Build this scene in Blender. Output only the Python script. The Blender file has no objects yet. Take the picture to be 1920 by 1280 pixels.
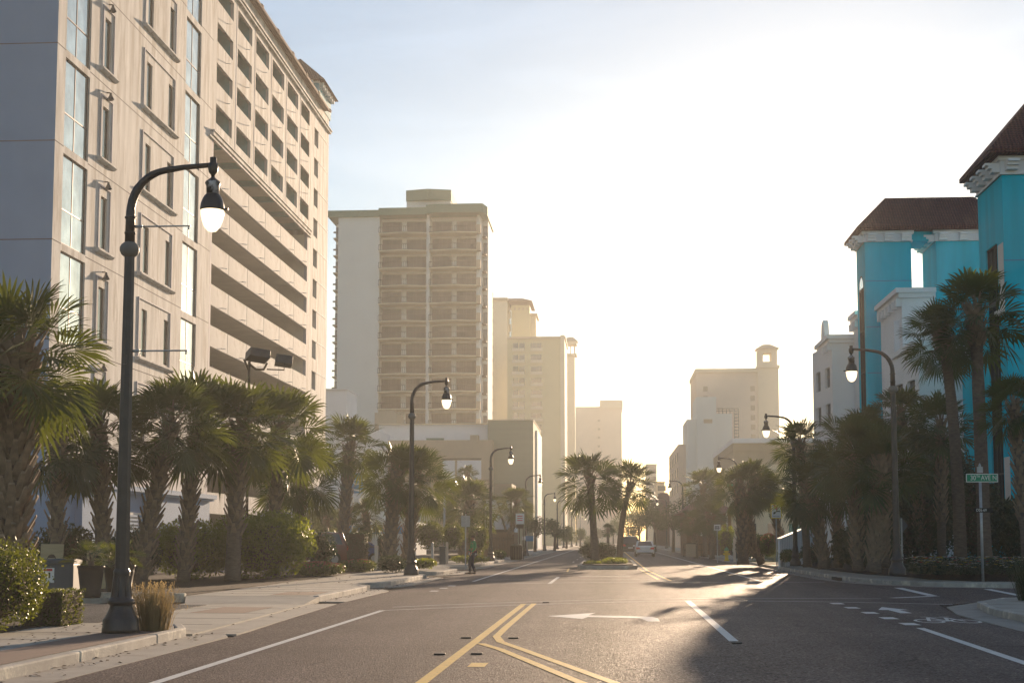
import bpy, math, random
import numpy as np
from mathutils import Vector, Matrix
R = math.radians
random.seed(7)
SC = bpy.context.scene
COL = SC.collection

# ------------------------------------------------------------------ camera
PITCH = R(5.08)
YAW = math.atan(182 / 2667 * math.cos(PITCH))
cam_d = bpy.data.cameras.new('camera')
cam_d.lens = 50.0
cam_d.sensor_width = 36.0
cam_d.shift_y = 133 / 1920
cam_d.clip_end = 6000
cam = bpy.data.objects.new('camera', cam_d)
COL.objects.link(cam)
cam.location = (0, 0, 1.6)
cam.rotation_euler = (R(90) + PITCH, 0, YAW)
SC.camera = cam

# ------------------------------------------------------------------ sky + sun
SUN_AZ, SUN_EL = R(9.4), R(9.8)
world = bpy.data.worlds.new('World')
SC.world = world
world.use_nodes = True
wn = world.node_tree
for n in list(wn.nodes): wn.nodes.remove(n)
sky = wn.nodes.new('ShaderNodeTexSky')
sky.sky_type = 'NISHITA'
sky.sun_disc = False
sky.sun_elevation = SUN_EL
sky.sun_rotation = SUN_AZ
sky.air_density = 1.0
sky.dust_density = 0.3
sky.ozone_density = 1.5
bg = wn.nodes.new('ShaderNodeBackground')
bg.inputs[1].default_value = 0.072
wo = wn.nodes.new('ShaderNodeOutputWorld')
tint = wn.nodes.new('ShaderNodeMix'); tint.data_type = 'RGBA'; tint.blend_type = 'MULTIPLY'; tint.inputs[0].default_value = 1
tint.inputs[7].default_value = (.96, .97, 1.0, 1)      # cool white balance of the open sky
wn.links.new(sky.outputs[0], tint.inputs[6])
# thin high cloud streaks
wtc = wn.nodes.new('ShaderNodeTexCoord'); wmp = wn.nodes.new('ShaderNodeMapping'); wmp.inputs['Rotation'].default_value = (0, R(-28), R(8)); wmp.inputs['Scale'].default_value = (2.2, 2.2, 11)
wn.links.new(wtc.outputs['Generated'], wmp.inputs[0])
wnz = wn.nodes.new('ShaderNodeTexNoise'); wnz.inputs['Scale'].default_value = 1.6; wnz.inputs['Detail'].default_value = 7; wnz.inputs['Roughness'].default_value = .6; wnz.inputs['Distortion'].default_value = .4
wn.links.new(wmp.outputs[0], wnz.inputs[0])
wmr = wn.nodes.new('ShaderNodeMapRange'); wmr.inputs[1].default_value = .48; wmr.inputs[2].default_value = .75; wmr.inputs[3].default_value = 1.0; wmr.inputs[4].default_value = 1.14
wn.links.new(wnz.outputs[0], wmr.inputs[0])
wmx = wn.nodes.new('ShaderNodeMix'); wmx.data_type = 'RGBA'; wmx.blend_type = 'MULTIPLY'; wmx.inputs[0].default_value = 1
wn.links.new(tint.outputs[2], wmx.inputs[6]); wn.links.new(wmr.outputs[0], wmx.inputs[7])
wn.links.new(wmx.outputs[2], bg.inputs[0])
wn.links.new(bg.outputs[0], wo.inputs[0])
sd = bpy.data.lights.new('sun', 'SUN')
sd.energy = 5.0
sd.angle = R(0.5)
sd.color = (1.0, 0.73, 0.49)
sun = bpy.data.objects.new('sun', sd)
COL.objects.link(sun)
S = Vector((math.sin(SUN_AZ) * math.cos(SUN_EL), math.cos(SUN_AZ) * math.cos(SUN_EL), math.sin(SUN_EL)))
sun.rotation_euler = S.to_track_quat('Z', 'Y').to_euler()
SC.view_settings.view_transform = 'Standard'
SC.view_settings.look = 'None'
SC.view_settings.exposure = 1.12
SC.view_settings.gamma = 1.0
SC.cycles.use_denoising = True
SC.cycles.sample_clamp_indirect = 4.0
SC.cycles.caustics_reflective = False
SC.cycles.caustics_refractive = False

# ------------------------------------------------------------------ measuring helpers (pixels of the 1920 px photo -> metres)
FP = 2667.0
_fw = np.array([-math.sin(YAW) * math.cos(PITCH), math.cos(YAW) * math.cos(PITCH), math.sin(PITCH)])
_rt = np.array([math.cos(YAW), math.sin(YAW), 0.0])
_up = np.cross(_rt, _fw)
def _ray(u, v): return _fw * FP + _rt * (u - 960) + _up * (773 - v)
def at(u, v, Y):
    d = _ray(u, v); t = Y / d[1]
    return (float(d[0] * t), Y, float(1.6 + d[2] * t))
def XU(u, Y, v=1010): return at(u, v, Y)[0]
def ZV(v, Y, u=1142): return at(u, v, Y)[2]
def GP(u, v, z=0.0):
    d = _ray(u, v); t = (z - 1.6) / d[2]
    return (float(d[0] * t), float(d[1] * t), z)

# ------------------------------------------------------------------ mesh + object helpers
class MB:
    def __init__(s): s.v = []; s.f = []; s.m = []; s.k = 0; s.sm = []
    def face(s, pts, k=None, smooth=False):
        n = len(s.v); s.v.extend([tuple(p) for p in pts]); s.f.append(tuple(range(n, n + len(pts)))); s.m.append(s.k if k is None else k); s.sm.append(smooth)
    def grid(s, rows, close=True, k=None, smooth=True, cap0=False, cap1=False):
        n = len(s.v); m = len(rows[0])
        for r in rows: s.v.extend([tuple(p) for p in r])
        kk = s.k if k is None else k
        for i in range(len(rows) - 1):
            for j in range(m if close else m - 1):
                a = n + i * m + j; b = n + i * m + (j + 1) % m
                s.f.append((a, b, b + m, a + m)); s.m.append(kk); s.sm.append(smooth)
        if cap0: s.f.append(tuple(n + j for j in reversed(range(m)))); s.m.append(kk); s.sm.append(False)
        if cap1: s.f.append(tuple(n + (len(rows) - 1) * m + j for j in range(m))); s.m.append(kk); s.sm.append(False)
    def box(s, x0, x1, y0, y1, z0, z1, k=None):
        if x0 > x1: x0, x1 = x1, x0
        if y0 > y1: y0, y1 = y1, y0
        if z0 > z1: z0, z1 = z1, z0
        n = len(s.v)
        s.v += [(x0,y0,z0),(x1,y0,z0),(x1,y1,z0),(x0,y1,z0),(x0,y0,z1),(x1,y0,z1),(x1,y1,z1),(x0,y1,z1)]
        for f in ((0,3,2,1),(4,5,6,7),(0,1,5,4),(1,2,6,5),(2,3,7,6),(3,0,4,7)):
            s.f.append(tuple(n + i for i in f)); s.m.append(s.k if k is None else k); s.sm.append(False)
        return s
    def obox(s, c, sx, sy, sz, rz=0, rx=0, ry=0, k=None):
        M = Matrix.Translation(c) @ Matrix.Rotation(rz, 4, 'Z') @ Matrix.Rotation(ry, 4, 'Y') @ Matrix.Rotation(rx, 4, 'X')
        n = len(s.v); s.box(-sx/2, sx/2, -sy/2, sy/2, -sz/2, sz/2, k)
        for i in range(n, len(s.v)): s.v[i] = tuple(M @ Vector(s.v[i]))
        return s
    def tube(s, pts, rad, n=8, k=None, caps=True, smooth=True):
        pts = [Vector(p) for p in pts]
        if not hasattr(rad, '__len__'): rad = [rad] * len(pts)
        rows = []; ref = None
        for i, p in enumerate(pts):
            d = (pts[min(i + 1, len(pts) - 1)] - pts[max(i - 1, 0)]).normalized()
            if ref is None: ref = Vector((1, 0, 0)) if abs(d.x) < .9 else Vector((0, 1, 0))
            a = (ref - d * ref.dot(d)).normalized(); b = d.cross(a); ref = a
            rows.append([p + (a * math.cos(2*math.pi*j/n) + b * math.sin(2*math.pi*j/n)) * rad[i] for j in range(n)])
        s.grid(rows, True, k, smooth, caps, caps)
        return s
    def lathe(s, prof, c=(0, 0, 0), n=16, k=None, smooth=True, caps=True):
        rows = [[(c[0] + r * math.cos(2*math.pi*j/n), c[1] + r * math.sin(2*math.pi*j/n), c[2] + z) for j in range(n)] for r, z in prof]
        s.grid(rows, True, k, smooth, caps, caps)
        return s
    def prism(s, poly, a0, a1, axis='z', k=None):
        def P(p, a): return {'z': (p[0], p[1], a), 'y': (p[0], a, p[1]), 'x': (a, p[0], p[1])}[axis]
        A = [P(p, a0) for p in poly]; B = [P(p, a1) for p in poly]
        n = len(poly)
        s.face(A[::-1], k); s.face(B, k)
        for i in range(n): s.face([A[i], A[(i+1) % n], B[(i+1) % n], B[i]], k)
        return s
    def build(s, name, mats, parent=None, loc=None, rz=0, bevel=0):
        me = bpy.data.meshes.new(name)
        me.from_pydata(s.v, [], s.f)
        if not isinstance(mats, (list, tuple)): mats = [mats]
        for m in mats: me.materials.append(m)
        me.polygons.foreach_set('material_index', s.m)
        me.polygons.foreach_set('use_smooth', s.sm)
        me.update()
        o = bpy.data.objects.new(name, me); COL.objects.link(o)
        if parent: o.parent = parent
        if loc: o.location = loc
        if rz: o.rotation_euler.z = rz
        if bevel:
            b = o.modifiers.new('bevel', 'BEVEL'); b.width = bevel; b.segments = 2; b.limit_method = 'ANGLE'
        return o

def thing(name, label, cat, loc=(0, 0, 0), rz=0, group=None):
    o = bpy.data.objects.new(name, None); COL.objects.link(o)
    o.empty_display_size = .2
    o.location = loc; o.rotation_euler.z = rz
    o['label'] = label; o['category'] = cat
    if group: o['group'] = group
    return o
def tag(o, label, cat, group=None, kind=None):
    o['label'] = label; o['category'] = cat
    if group: o['group'] = group
    if kind: o['kind'] = kind
    return o
def struct(o): o['kind'] = 'structure'; return o
def copy_obj(o, parent=None):
    c = o.copy(); COL.objects.link(c)
    c.parent = parent
    for ch in list(o.children): copy_obj(ch, c)
    return c
def inst(name, me, parent, loc, rz=0, sc=None):
    o = bpy.data.objects.new(name, me); COL.objects.link(o); o.parent = parent; o.location = loc; o.rotation_euler.z = rz
    if sc: o.scale = sc
    return o
def wall(mb, O, U, V, N, W, H, rects, depth, k=0, kr=None):
    """wall sheet with recessed openings; rects (u0,u1,v0,v1); N points outwards"""
    O, U, V, N = map(Vector, (O, U, V, N))
    us = sorted({0, W, *[r[0] for r in rects], *[r[1] for r in rects]}); vs = sorted({0, H, *[r[2] for r in rects], *[r[3] for r in rects]})
    us = [u for u in us if 0 <= u <= W]; vs = [v for v in vs if 0 <= v <= H]
    def inr(u, v): return any(r[0] < u < r[1] and r[2] < v < r[3] for r in rects)
    P = lambda u, v, d=0: O + U * u + V * v - N * d
    for i in range(len(vs) - 1):
        run = None
        for j in range(len(us)):
            open_ = j < len(us) - 1 and not inr((us[j] + us[j+1]) / 2, (vs[i] + vs[i+1]) / 2)
            if open_ and run is None: run = us[j]
            if not open_ and run is not None:
                mb.face([P(run, vs[i]), P(us[j], vs[i]), P(us[j], vs[i+1]), P(run, vs[i+1])], k); run = None
    kr = k if kr is None else kr
    for r in rects:
        q = [(r[0], r[2]), (r[1], r[2]), (r[1], r[3]), (r[0], r[3])]
        for a in range(4):
            b = (a + 1) % 4
            mb.face([P(*q[a]), P(*q[b]), P(*q[b], depth), P(*q[a], depth)], kr)

# ------------------------------------------------------------------ materials
def mat(name, col, rough=.8, spec=.3, metal=0, var=.12, scale=3, stretch=(1, 1, 1), bump=0, bscale=40, stain=None, stscale=1.0, stth=.55, emit=None, estr=0, coord='Object', trans=0):
    m = bpy.data.materials.new(name); m.use_nodes = True
    nt = m.node_tree; b = nt.nodes['Principled BSDF']; L = nt.links.new
    b.inputs['Roughness'].default_value = rough
    b.inputs['Specular IOR Level'].default_value = spec
    b.inputs['Metallic'].default_value = metal
    tc = nt.nodes.new('ShaderNodeTexCoord'); mp = nt.nodes.new('ShaderNodeMapping'); mp.inputs['Scale'].default_value = stretch
    L(tc.outputs[coord], mp.inputs[0])
    nz = nt.nodes.new('ShaderNodeTexNoise'); nz.inputs['Scale'].default_value = scale; nz.inputs['Detail'].default_value = 6
    L(mp.outputs[0], nz.inputs[0])
    mr = nt.nodes.new('ShaderNodeMapRange'); mr.inputs[1].default_value = .25; mr.inputs[2].default_value = .75; mr.inputs[3].default_value = 1 - var; mr.inputs[4].default_value = 1 + var
    L(nz.outputs[0], mr.inputs[0])
    mx = nt.nodes.new('ShaderNodeMix'); mx.data_type = 'RGBA'; mx.blend_type = 'MULTIPLY'; mx.inputs[0].default_value = 1
    mx.inputs[6].default_value = (*col, 1); L(mr.outputs[0], mx.inputs[7])
    out = mx.outputs[2]
    if stain:
        n2 = nt.nodes.new('ShaderNodeTexNoise'); n2.inputs['Scale'].default_value = stscale; n2.inputs['Detail'].default_value = 8; n2.inputs['Roughness'].default_value = .65
        L(mp.outputs[0], n2.inputs[0])
        r2 = nt.nodes.new('ShaderNodeMapRange'); r2.inputs[1].default_value = stth; r2.inputs[2].default_value = stth + .12
        L(n2.outputs[0], r2.inputs[0])
        m2 = nt.nodes.new('ShaderNodeMix'); m2.data_type = 'RGBA'; L(r2.outputs[0], m2.inputs[0]); L(out, m2.inputs[6]); m2.inputs[7].default_value = (*stain, 1)
        out = m2.outputs[2]
    L(out, b.inputs['Base Color'])
    if bump:
        n3 = nt.nodes.new('ShaderNodeTexNoise'); n3.inputs['Scale'].default_value = bscale; n3.inputs['Detail'].default_value = 3
        L(tc.outputs[coord], n3.inputs[0])
        bp = nt.nodes.new('ShaderNodeBump'); bp.inputs['Strength'].default_value = bump; bp.inputs['Distance'].default_value = .02
        L(n3.outputs[0], bp.inputs['Height']); L(bp.outputs[0], b.inputs['Normal'])
    if emit: b.inputs['Emission Color'].default_value = (*emit, 1); b.inputs['Emission Strength'].default_value = estr
    m['_out'] = 1
    return m

def leafmat(name, col, tcol, tf=.4, rough=.4, var=.35, scale=2.0):
    m = mat(name, col, rough, .3, var=var, scale=scale)
    nt = m.node_tree; L = nt.links.new; b = nt.nodes['Principled BSDF']
    t = nt.nodes.new('ShaderNodeBsdfTranslucent'); t.inputs[0].default_value = (*tcol, 1)
    mx = nt.nodes.new('ShaderNodeMixShader'); mx.inputs[0].default_value = tf
    L(b.outputs[0], mx.inputs[1]); L(t.outputs[0], mx.inputs[2])
    L(mx.outputs[0], nt.nodes['Material Output'].inputs[0])
    return m

def globemat():
    m = leafmat('sun_glow_globe', (.8, .74, .62), (1, .85, .6), .6, .25, .05)
    b = m.node_tree.nodes['Principled BSDF']; b.inputs['Emission Color'].default_value = (1, .84, .6, 1); b.inputs['Emission Strength'].default_value = 1.5  # emission stands in for sunlight glowing through the globe
    return m
def brickmat(name, c1, c2, cm, sc=4, bw=.5, bh=.25, rough=.85, bump=.4, msize=.02):
    m = mat(name, c1, rough)
    nt = m.node_tree; L = nt.links.new; b = nt.nodes['Principled BSDF']
    tc = [n for n in nt.nodes if n.type == 'TEX_COORD'][0]
    br = nt.nodes.new('ShaderNodeTexBrick'); br.inputs['Color1'].default_value = (*c1, 1); br.inputs['Color2'].default_value = (*c2, 1); br.inputs['Mortar'].default_value = (*cm, 1)
    br.inputs['Scale'].default_value = sc; br.inputs['Brick Width'].default_value = bw; br.inputs['Row Height'].default_value = bh; br.inputs['Mortar Size'].default_value = msize
    L(tc.outputs['Object'], br.inputs[0]); L(br.outputs[0], b.inputs['Base Color'])
    bp = nt.nodes.new('ShaderNodeBump'); bp.inputs['Strength'].default_value = bump; bp.inputs['Distance'].default_value = .02; bp.invert = True
    L(br.outputs['Fac'], bp.inputs['Height']); L(bp.outputs[0], b.inputs['Normal'])
    return m

def tilemat(name, c1, c2, sc=1.6):
    m = mat(name, c1, .8, var=.3, scale=3)
    nt = m.node_tree; L = nt.links.new; b = nt.nodes['Principled BSDF']
    tc = [n for n in nt.nodes if n.type == 'TEX_COORD'][0]
    hs = []
    for ax, s_ in (('X', sc * 1.0), ('Z', sc * 1.3)):
        w = nt.nodes.new('ShaderNodeTexWave'); w.bands_direction = ax; w.inputs['Scale'].default_value = s_; w.inputs['Distortion'].default_value = .6; w.inputs['Detail'].default_value = 1
        L(tc.outputs['Object'], w.inputs[0]); hs.append(w)
    ad = nt.nodes.new('ShaderNodeMath'); ad.operation = 'ADD'; L(hs[0].outputs['Fac'], ad.inputs[0]); L(hs[1].outputs['Fac'], ad.inputs[1])
    bp = nt.nodes.new('ShaderNodeBump'); bp.inputs['Strength'].default_value = .8; bp.inputs['Distance'].default_value = .08
    L(ad.outputs[0], bp.inputs['Height']); L(bp.outputs[0], b.inputs['Normal'])
    old = b.inputs['Base Color'].links[0].from_socket
    mx = nt.nodes.new('ShaderNodeMix'); mx.data_type = 'RGBA'
    mr = nt.nodes.new('ShaderNodeMapRange'); mr.inputs[1].default_value = .3; mr.inputs[2].default_value = 1.7; L(ad.outputs[0], mr.inputs[0])
    L(mr.outputs[0], mx.inputs[0]); mx.inputs[6].default_value = (*c2, 1); L(old, mx.inputs[7]); L(mx.outputs[2], b.inputs['Base Color'])
    return m

def asphalt(name, col, spark=.5):
    m = mat(name, col, .85, .08, var=.22, scale=.35, bump=.5, bscale=70)
    nt = m.node_tree; L = nt.links.new; b = nt.nodes['Principled BSDF']
    tc = [n for n in nt.nodes if n.type == 'TEX_COORD'][0]
    v = nt.nodes.new('ShaderNodeTexVoronoi'); v.inputs['Scale'].default_value = 42
    L(tc.outputs['Object'], v.inputs[0])
    old = b.inputs['Base Color'].links[0].from_socket
    mx = nt.nodes.new('ShaderNodeMix'); mx.data_type = 'RGBA'; mx.blend_type = 'MULTIPLY'; mx.inputs[0].default_value = .8
    mr = nt.nodes.new('ShaderNodeMapRange'); mr.inputs[1].default_value = 0; mr.inputs[2].default_value = 1; mr.inputs[3].default_value = .3; mr.inputs[4].default_value = 2.1
    sp = nt.nodes.new('ShaderNodeSeparateColor'); L(v.outputs['Color'], sp.inputs[0]); L(sp.outputs[0], mr.inputs[0])
    L(old, mx.inputs[6]); L(mr.outputs[0], mx.inputs[7])
    # sparse bright points: tiny sun glints painted into the colour
    v2 = nt.nodes.new('ShaderNodeTexVoronoi'); v2.inputs['Scale'].default_value = 11; L(tc.outputs['Object'], v2.inputs[0])
    rv = nt.nodes.new('ShaderNodeMapRange'); rv.inputs[1].default_value = .10; rv.inputs[2].default_value = .2; rv.inputs[3].default_value = 2.6; rv.inputs[4].default_value = 1.0; L(v2.outputs['Distance'], rv.inputs[0])
    mv = nt.nodes.new('ShaderNodeMix'); mv.data_type = 'RGBA'; mv.blend_type = 'MULTIPLY'; mv.inputs[0].default_value = 1; L(mx.outputs[2], mv.inputs[6]); L(rv.outputs[0], mv.inputs[7]); mx = mv
    # worn, oily wheel band down the turning lane and faint seams
    mp = nt.nodes.new('ShaderNodeMapping'); mp.inputs['Scale'].default_value = (.9, .02, 1); L(tc.outputs['Object'], mp.inputs[0])
    n4 = nt.nodes.new('ShaderNodeTexNoise'); n4.inputs['Scale'].default_value = 1.0; n4.inputs['Detail'].default_value = 4; L(mp.outputs[0], n4.inputs[0])
    r4 = nt.nodes.new('ShaderNodeMapRange'); r4.inputs[1].default_value = .4; r4.inputs[2].default_value = .68; r4.inputs[3].default_value = 1.08; r4.inputs[4].default_value = .72; L(n4.outputs[0], r4.inputs[0])
    m5 = nt.nodes.new('ShaderNodeMix'); m5.data_type = 'RGBA'; m5.blend_type = 'MULTIPLY'; m5.inputs[0].default_value = 1
    L(mx.outputs[2], m5.inputs[6]); L(r4.outputs[0], m5.inputs[7])
    # dark oil drip band along the middle of the turning lane
    sx = nt.nodes.new('ShaderNodeSeparateXYZ'); L(tc.outputs['Object'], sx.inputs[0])
    nw = nt.nodes.new('ShaderNodeTexNoise'); nw.inputs['Scale'].default_value = .6; nw.inputs['Detail'].default_value = 5; L(tc.outputs['Object'], nw.inputs[0])
    ma = nt.nodes.new('ShaderNodeMath'); ma.operation = 'MULTIPLY_ADD'; ma.inputs[1].default_value = .7; L(nw.outputs[0], ma.inputs[0]); L(sx.outputs[0], ma.inputs[2])
    mb_ = nt.nodes.new('ShaderNodeMath'); mb_.operation = 'SUBTRACT'; mb_.inputs[1].default_value = .15; L(ma.outputs[0], mb_.inputs[0])
    mc = nt.nodes.new('ShaderNodeMath'); mc.operation = 'ABSOLUTE'; L(mb_.outputs[0], mc.inputs[0])
    rc = nt.nodes.new('ShaderNodeMapRange'); rc.inputs[1].default_value = .2; rc.inputs[2].default_value = .6; rc.inputs[3].default_value = .42; rc.inputs[4].default_value = 1.0; L(mc.outputs[0], rc.inputs[0])
    m7 = nt.nodes.new('ShaderNodeMix'); m7.data_type = 'RGBA'; m7.blend_type = 'MULTIPLY'; m7.inputs[0].default_value = 1
    L(m5.outputs[2], m7.inputs[6]); L(rc.outputs[0], m7.inputs[7])
    # fine meandering cracks
    nd = nt.nodes.new('ShaderNodeTexNoise'); nd.inputs['Scale'].default_value = 1.3; nd.inputs['Detail'].default_value = 5; L(tc.outputs['Object'], nd.inputs[0])
    vm = nt.nodes.new('ShaderNodeMix'); vm.data_type = 'RGBA'; vm.inputs[0].default_value = .35; L(tc.outputs['Object'], vm.inputs[6]); L(nd.outputs['Color'], vm.inputs[7])
    vc = nt.nodes.new('ShaderNodeTexVoronoi'); vc.feature = 'DISTANCE_TO_EDGE'; vc.inputs['Scale'].default_value = .42; L(vm.outputs[2], vc.inputs[0])
    r8 = nt.nodes.new('ShaderNodeMapRange'); r8.inputs[1].default_value = .0; r8.inputs[2].default_value = .012; r8.inputs[3].default_value = .0; r8.inputs[4].default_value = 1; L(vc.outputs[0], r8.inputs[0])
    r9 = nt.nodes.new('ShaderNodeMapRange'); r9.inputs[1].default_value = .5; r9.inputs[2].default_value = .6; r9.inputs[3].default_value = 1; r9.inputs[4].default_value = .0; L(nw.outputs[0], r9.inputs[0])
    mxx = nt.nodes.new('ShaderNodeMath'); mxx.operation = 'MAXIMUM'; L(r8.outputs[0], mxx.inputs[0]); L(r9.outputs[0], mxx.inputs[1])
    ra = nt.nodes.new('ShaderNodeMapRange'); ra.inputs[3].default_value = .45; ra.inputs[4].default_value = 1; L(mxx.outputs[0], ra.inputs[0])
    m8 = nt.nodes.new('ShaderNodeMix'); m8.data_type = 'RGBA'; m8.blend_type = 'MULTIPLY'; m8.inputs[0].default_value = 1
    L(m7.outputs[2], m8.inputs[6]); L(ra.outputs[0], m8.inputs[7])
    L(m8.outputs[2], b.inputs['Base Color'])
    # stone chips with differing gloss and tilt: they glitter against the light
    r6 = nt.nodes.new('ShaderNodeMapRange'); r6.inputs[3].default_value = .42; r6.inputs[4].default_value = 1.0; L(sp.outputs[1], r6.inputs[0]); L(r6.outputs[0], b.inputs['Roughness'])
    b2 = nt.nodes.new('ShaderNodeBump'); b2.inputs['Strength'].default_value = .5; b2.inputs['Distance'].default_value = .02
    L(v.outputs['Distance'], b2.inputs['Height'])
    ob = b.inputs['Normal'].links[0].from_node
    L(ob.outputs[0], b2.inputs['Normal']); L(b2.outputs[0], b.inputs['Normal'])
    return m

M = {}
M['asphalt'] = asphalt('asphalt', (.102, .080, .074))
M['asphalt_old'] = asphalt('old_asphalt', (.11, .105, .10))
M['concrete'] = mat('pavement_concrete', (.34, .32, .28), .85, bump=.2, bscale=60, var=.15, scale=1.2, stain=(.24, .22, .19), stscale=.8, stth=.56)
M['kerb'] = mat('kerb_concrete', (.36, .34, .31), .85, bump=.3, bscale=40, var=.2, scale=3, stain=(.66, .62, .52), stscale=1.8, stth=.52)
M['gutter'] = mat('gutter_concrete', (.30, .28, .25), .85, bump=.2, bscale=50, var=.15, scale=1.5, stain=(.2, .18, .16), stscale=1.1)
M['brick'] = brickmat('brick_paver', (.26, .17, .13), (.20, .14, .11), (.13, .11, .10), 5)
M['soil'] = mat('mulch', (.035, .022, .015), .95, bump=.8, bscale=25, var=.4, scale=8)
M['lawn'] = mat('lawn_ground', (.09, .11, .03), .95, bump=.8, bscale=40, var=.4, scale=6, stain=(.12, .10, .05), stscale=2)
M['paint'] = mat('white_road_paint', (.62, .62, .60), .6, var=.1, scale=4, bump=.3, bscale=60, stain=(.22, .21, .20), stscale=9, stth=.6)
M['yellow'] = mat('yellow_road_paint', (.62, .40, .07), .6, var=.12, scale=4, bump=.3, bscale=60, stain=(.22, .16, .07), stscale=9, stth=.58)
M['facade'] = mat('grey_board_marked_concrete', (.54, .53, .52), .85, var=.34, scale=1.3, stretch=(1, 1, .16), bump=.12, bscale=7, stain=(.36, .335, .31), stscale=1.1, stth=.5)
M['facade_shade_blue'] = mat('grey_stucco_shade_blue', (.20, .31, .47), .85, var=.05, scale=.6, bump=.1, bscale=20)  # grey-blue stucco, with the blue of the shaded end wall added to its colour
M['joint'] = mat('joint_dark', (.12, .11, .12), .9)
M['teal_side'] = mat('teal_painted_wall', (.13, .36, .42), .8)
M['interior'] = mat('deck_concrete', (.72, .68, .62), .9, var=.12, scale=.6)
M['trim'] = mat('shade_violet_trim', (.42, .41, .46), .8)  # violet of shadowed edges and gaps put into the trim colour
M['glass'] = mat('tinted_glass', (.54, .60, .56), .05, 1.0, .75, var=.3, scale=.9, bump=.04, bscale=1.6)
M['green_glass'] = mat('dark_green_glass', (.07, .13, .11), .05, 1.0, .5, var=.4, scale=.8, bump=.04, bscale=2)
M['dark_glass'] = mat('dark_glass', (.035, .04, .045), .06, .8)
M['curtain'] = mat('curtained_glass', (.07, .07, .066), .15, .25, var=.6, scale=2.5, stretch=(3, 3, .1))
M['frame_brown'] = mat('brown_window_frame', (.09, .05, .045), .5)
M['tile'] = tilemat('clay_roof_tile', (.20, .085, .05), (.10, .045, .03))
M['tile_dark'] = tilemat('dark_roof_tile', (.21, .08, .06), (.10, .04, .03))
M['turq'] = mat('turquoise_stucco', (.002, .50, .66), .8, spec=.06, var=.16, scale=1.2, stretch=(1, 1, .15), bump=.12, bscale=15)
M['white_stucco'] = mat('white_stucco', (.80, .81, .83), .8, var=.05, scale=.6, bump=.1, bscale=15)
M['cream'] = mat('cream_stucco', (.70, .62, .46), .85, var=.05, scale=.5)
M['cream2'] = mat('yellow_beige_stucco', (.60, .53, .31), .85, var=.05, scale=.4)
M['greywhite'] = mat('pale_grey_stucco', (.68, .70, .68), .85, var=.04, scale=.3)
M['green_trim'] = mat('sage_green_fascia', (.07, .19, .14), .8)
M['olive_wall'] = mat('olive_siding', (.26, .28, .20), .85, var=.08, scale=.6, stretch=(.1, .1, 3))
M['tan'] = mat('tan_stucco', (.46, .37, .26), .85, var=.08, scale=.7)
M['pinkish'] = mat('pale_pink_stucco', (.74, .62, .50), .85, var=.05, scale=.4)
M['metal_dark'] = mat('black_painted_steel', (.025, .024, .026), .38, .5, var=.4, scale=6, bump=.25, bscale=30)
M['worn_metal'] = mat('peeling_painted_steel', (.04, .04, .045), .45, .5, .2, var=.3, scale=8, stain=(.55, .55, .58), stscale=6, stth=.5)
M['collar'] = mat('grey_collar', (.16, .16, .15), .6)
M['galv'] = mat('galvanised_steel', (.38, .40, .42), .45, .5, .5, var=.15, scale=8)
M['rail'] = mat('railing_metal', (.025, .025, .025), .6)
M['globe'] = globemat()
M['black'] = mat('black_paint', (.01, .01, .01), .6)
M['white'] = mat('white_paint', (.75, .75, .73), .5, var=.04)
M['sign_green'] = mat('sign_green', (.01, .26, .13), .45, var=.05)
M['sign_red'] = mat('sign_red', (.5, .02, .03), .45)
M['sign_yellow'] = mat('sign_yellow', (.75, .55, .03), .5)
M['sign_blue'] = mat('sign_blue', (.04, .22, .42), .5)
M['utility'] = mat('utility_green_grey', (.06, .085, .105), .5, var=.1, scale=3)
M['wood'] = mat('pale_plywood', (.42, .33, .19), .7, var=.15, scale=2, stretch=(1, 1, 6))
M['pot'] = mat('dark_plastic_pot', (.02, .02, .022), .5)
M['bark'] = mat('palm_bark', (.13, .10, .08), .95, var=.35, scale=6, bump=1.0, bscale=18, stretch=(1, 1, 2.5))
M['boot'] = mat('palm_boot', (.22, .165, .115), .9, var=.4, scale=5, bump=.5, bscale=20)
M['leafA'] = leafmat('palm_leaf', (.028, .052, .018), (.20, .24, .02), .21, .45)
M['leafB'] = leafmat('palm_leaf_dull', (.032, .052, .025), (.17, .20, .02), .22, .5)
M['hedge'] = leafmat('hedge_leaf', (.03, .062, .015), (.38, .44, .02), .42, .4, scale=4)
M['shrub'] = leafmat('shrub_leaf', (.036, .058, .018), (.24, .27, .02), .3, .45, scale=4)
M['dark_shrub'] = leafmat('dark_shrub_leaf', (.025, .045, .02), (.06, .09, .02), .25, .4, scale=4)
M['dry'] = leafmat('dry_grass', (.26, .20, .10), (.36, .27, .13), .4, .5)
M['pink_fl'] = leafmat('pink_flower', (.36, .12, .11), (.36, .13, .10), .35, .6)
M['white_fl'] = leafmat('white_flower', (.75, .75, .70), (.5, .5, .45), .3, .6)
M['yel_fl'] = leafmat('yellow_flower', (.7, .55, .08), (.5, .4, .05), .3, .6)
M['red_fl'] = leafmat('red_flower', (.45, .02, .02), (.4, .02, .02), .3, .6)
M['tree_leaf'] = leafmat('tree_leaf', (.05, .075, .025), (.15, .18, .03), .3, .5, scale=1)
M['twig'] = mat('twig_brown', (.09, .065, .045), .9)
M['car_white'] = mat('white_car_paint', (.72, .73, .75), .25, .6, var=.02)
M['car_dark'] = mat('dark_car_paint', (.035, .035, .04), .25, .6, var=.02)
M['car_red'] = mat('maroon_car_paint', (.17, .05, .04), .25, .6, var=.02)
M['car_blue'] = mat('blue_car_paint', (.02, .06, .20), .25, .6, var=.02)
M['tyre'] = mat('tyre_rubber', (.015, .015, .015), .8)
M['rim'] = mat('alloy_rim', (.35, .35, .37), .35, .5, .8)
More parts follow.
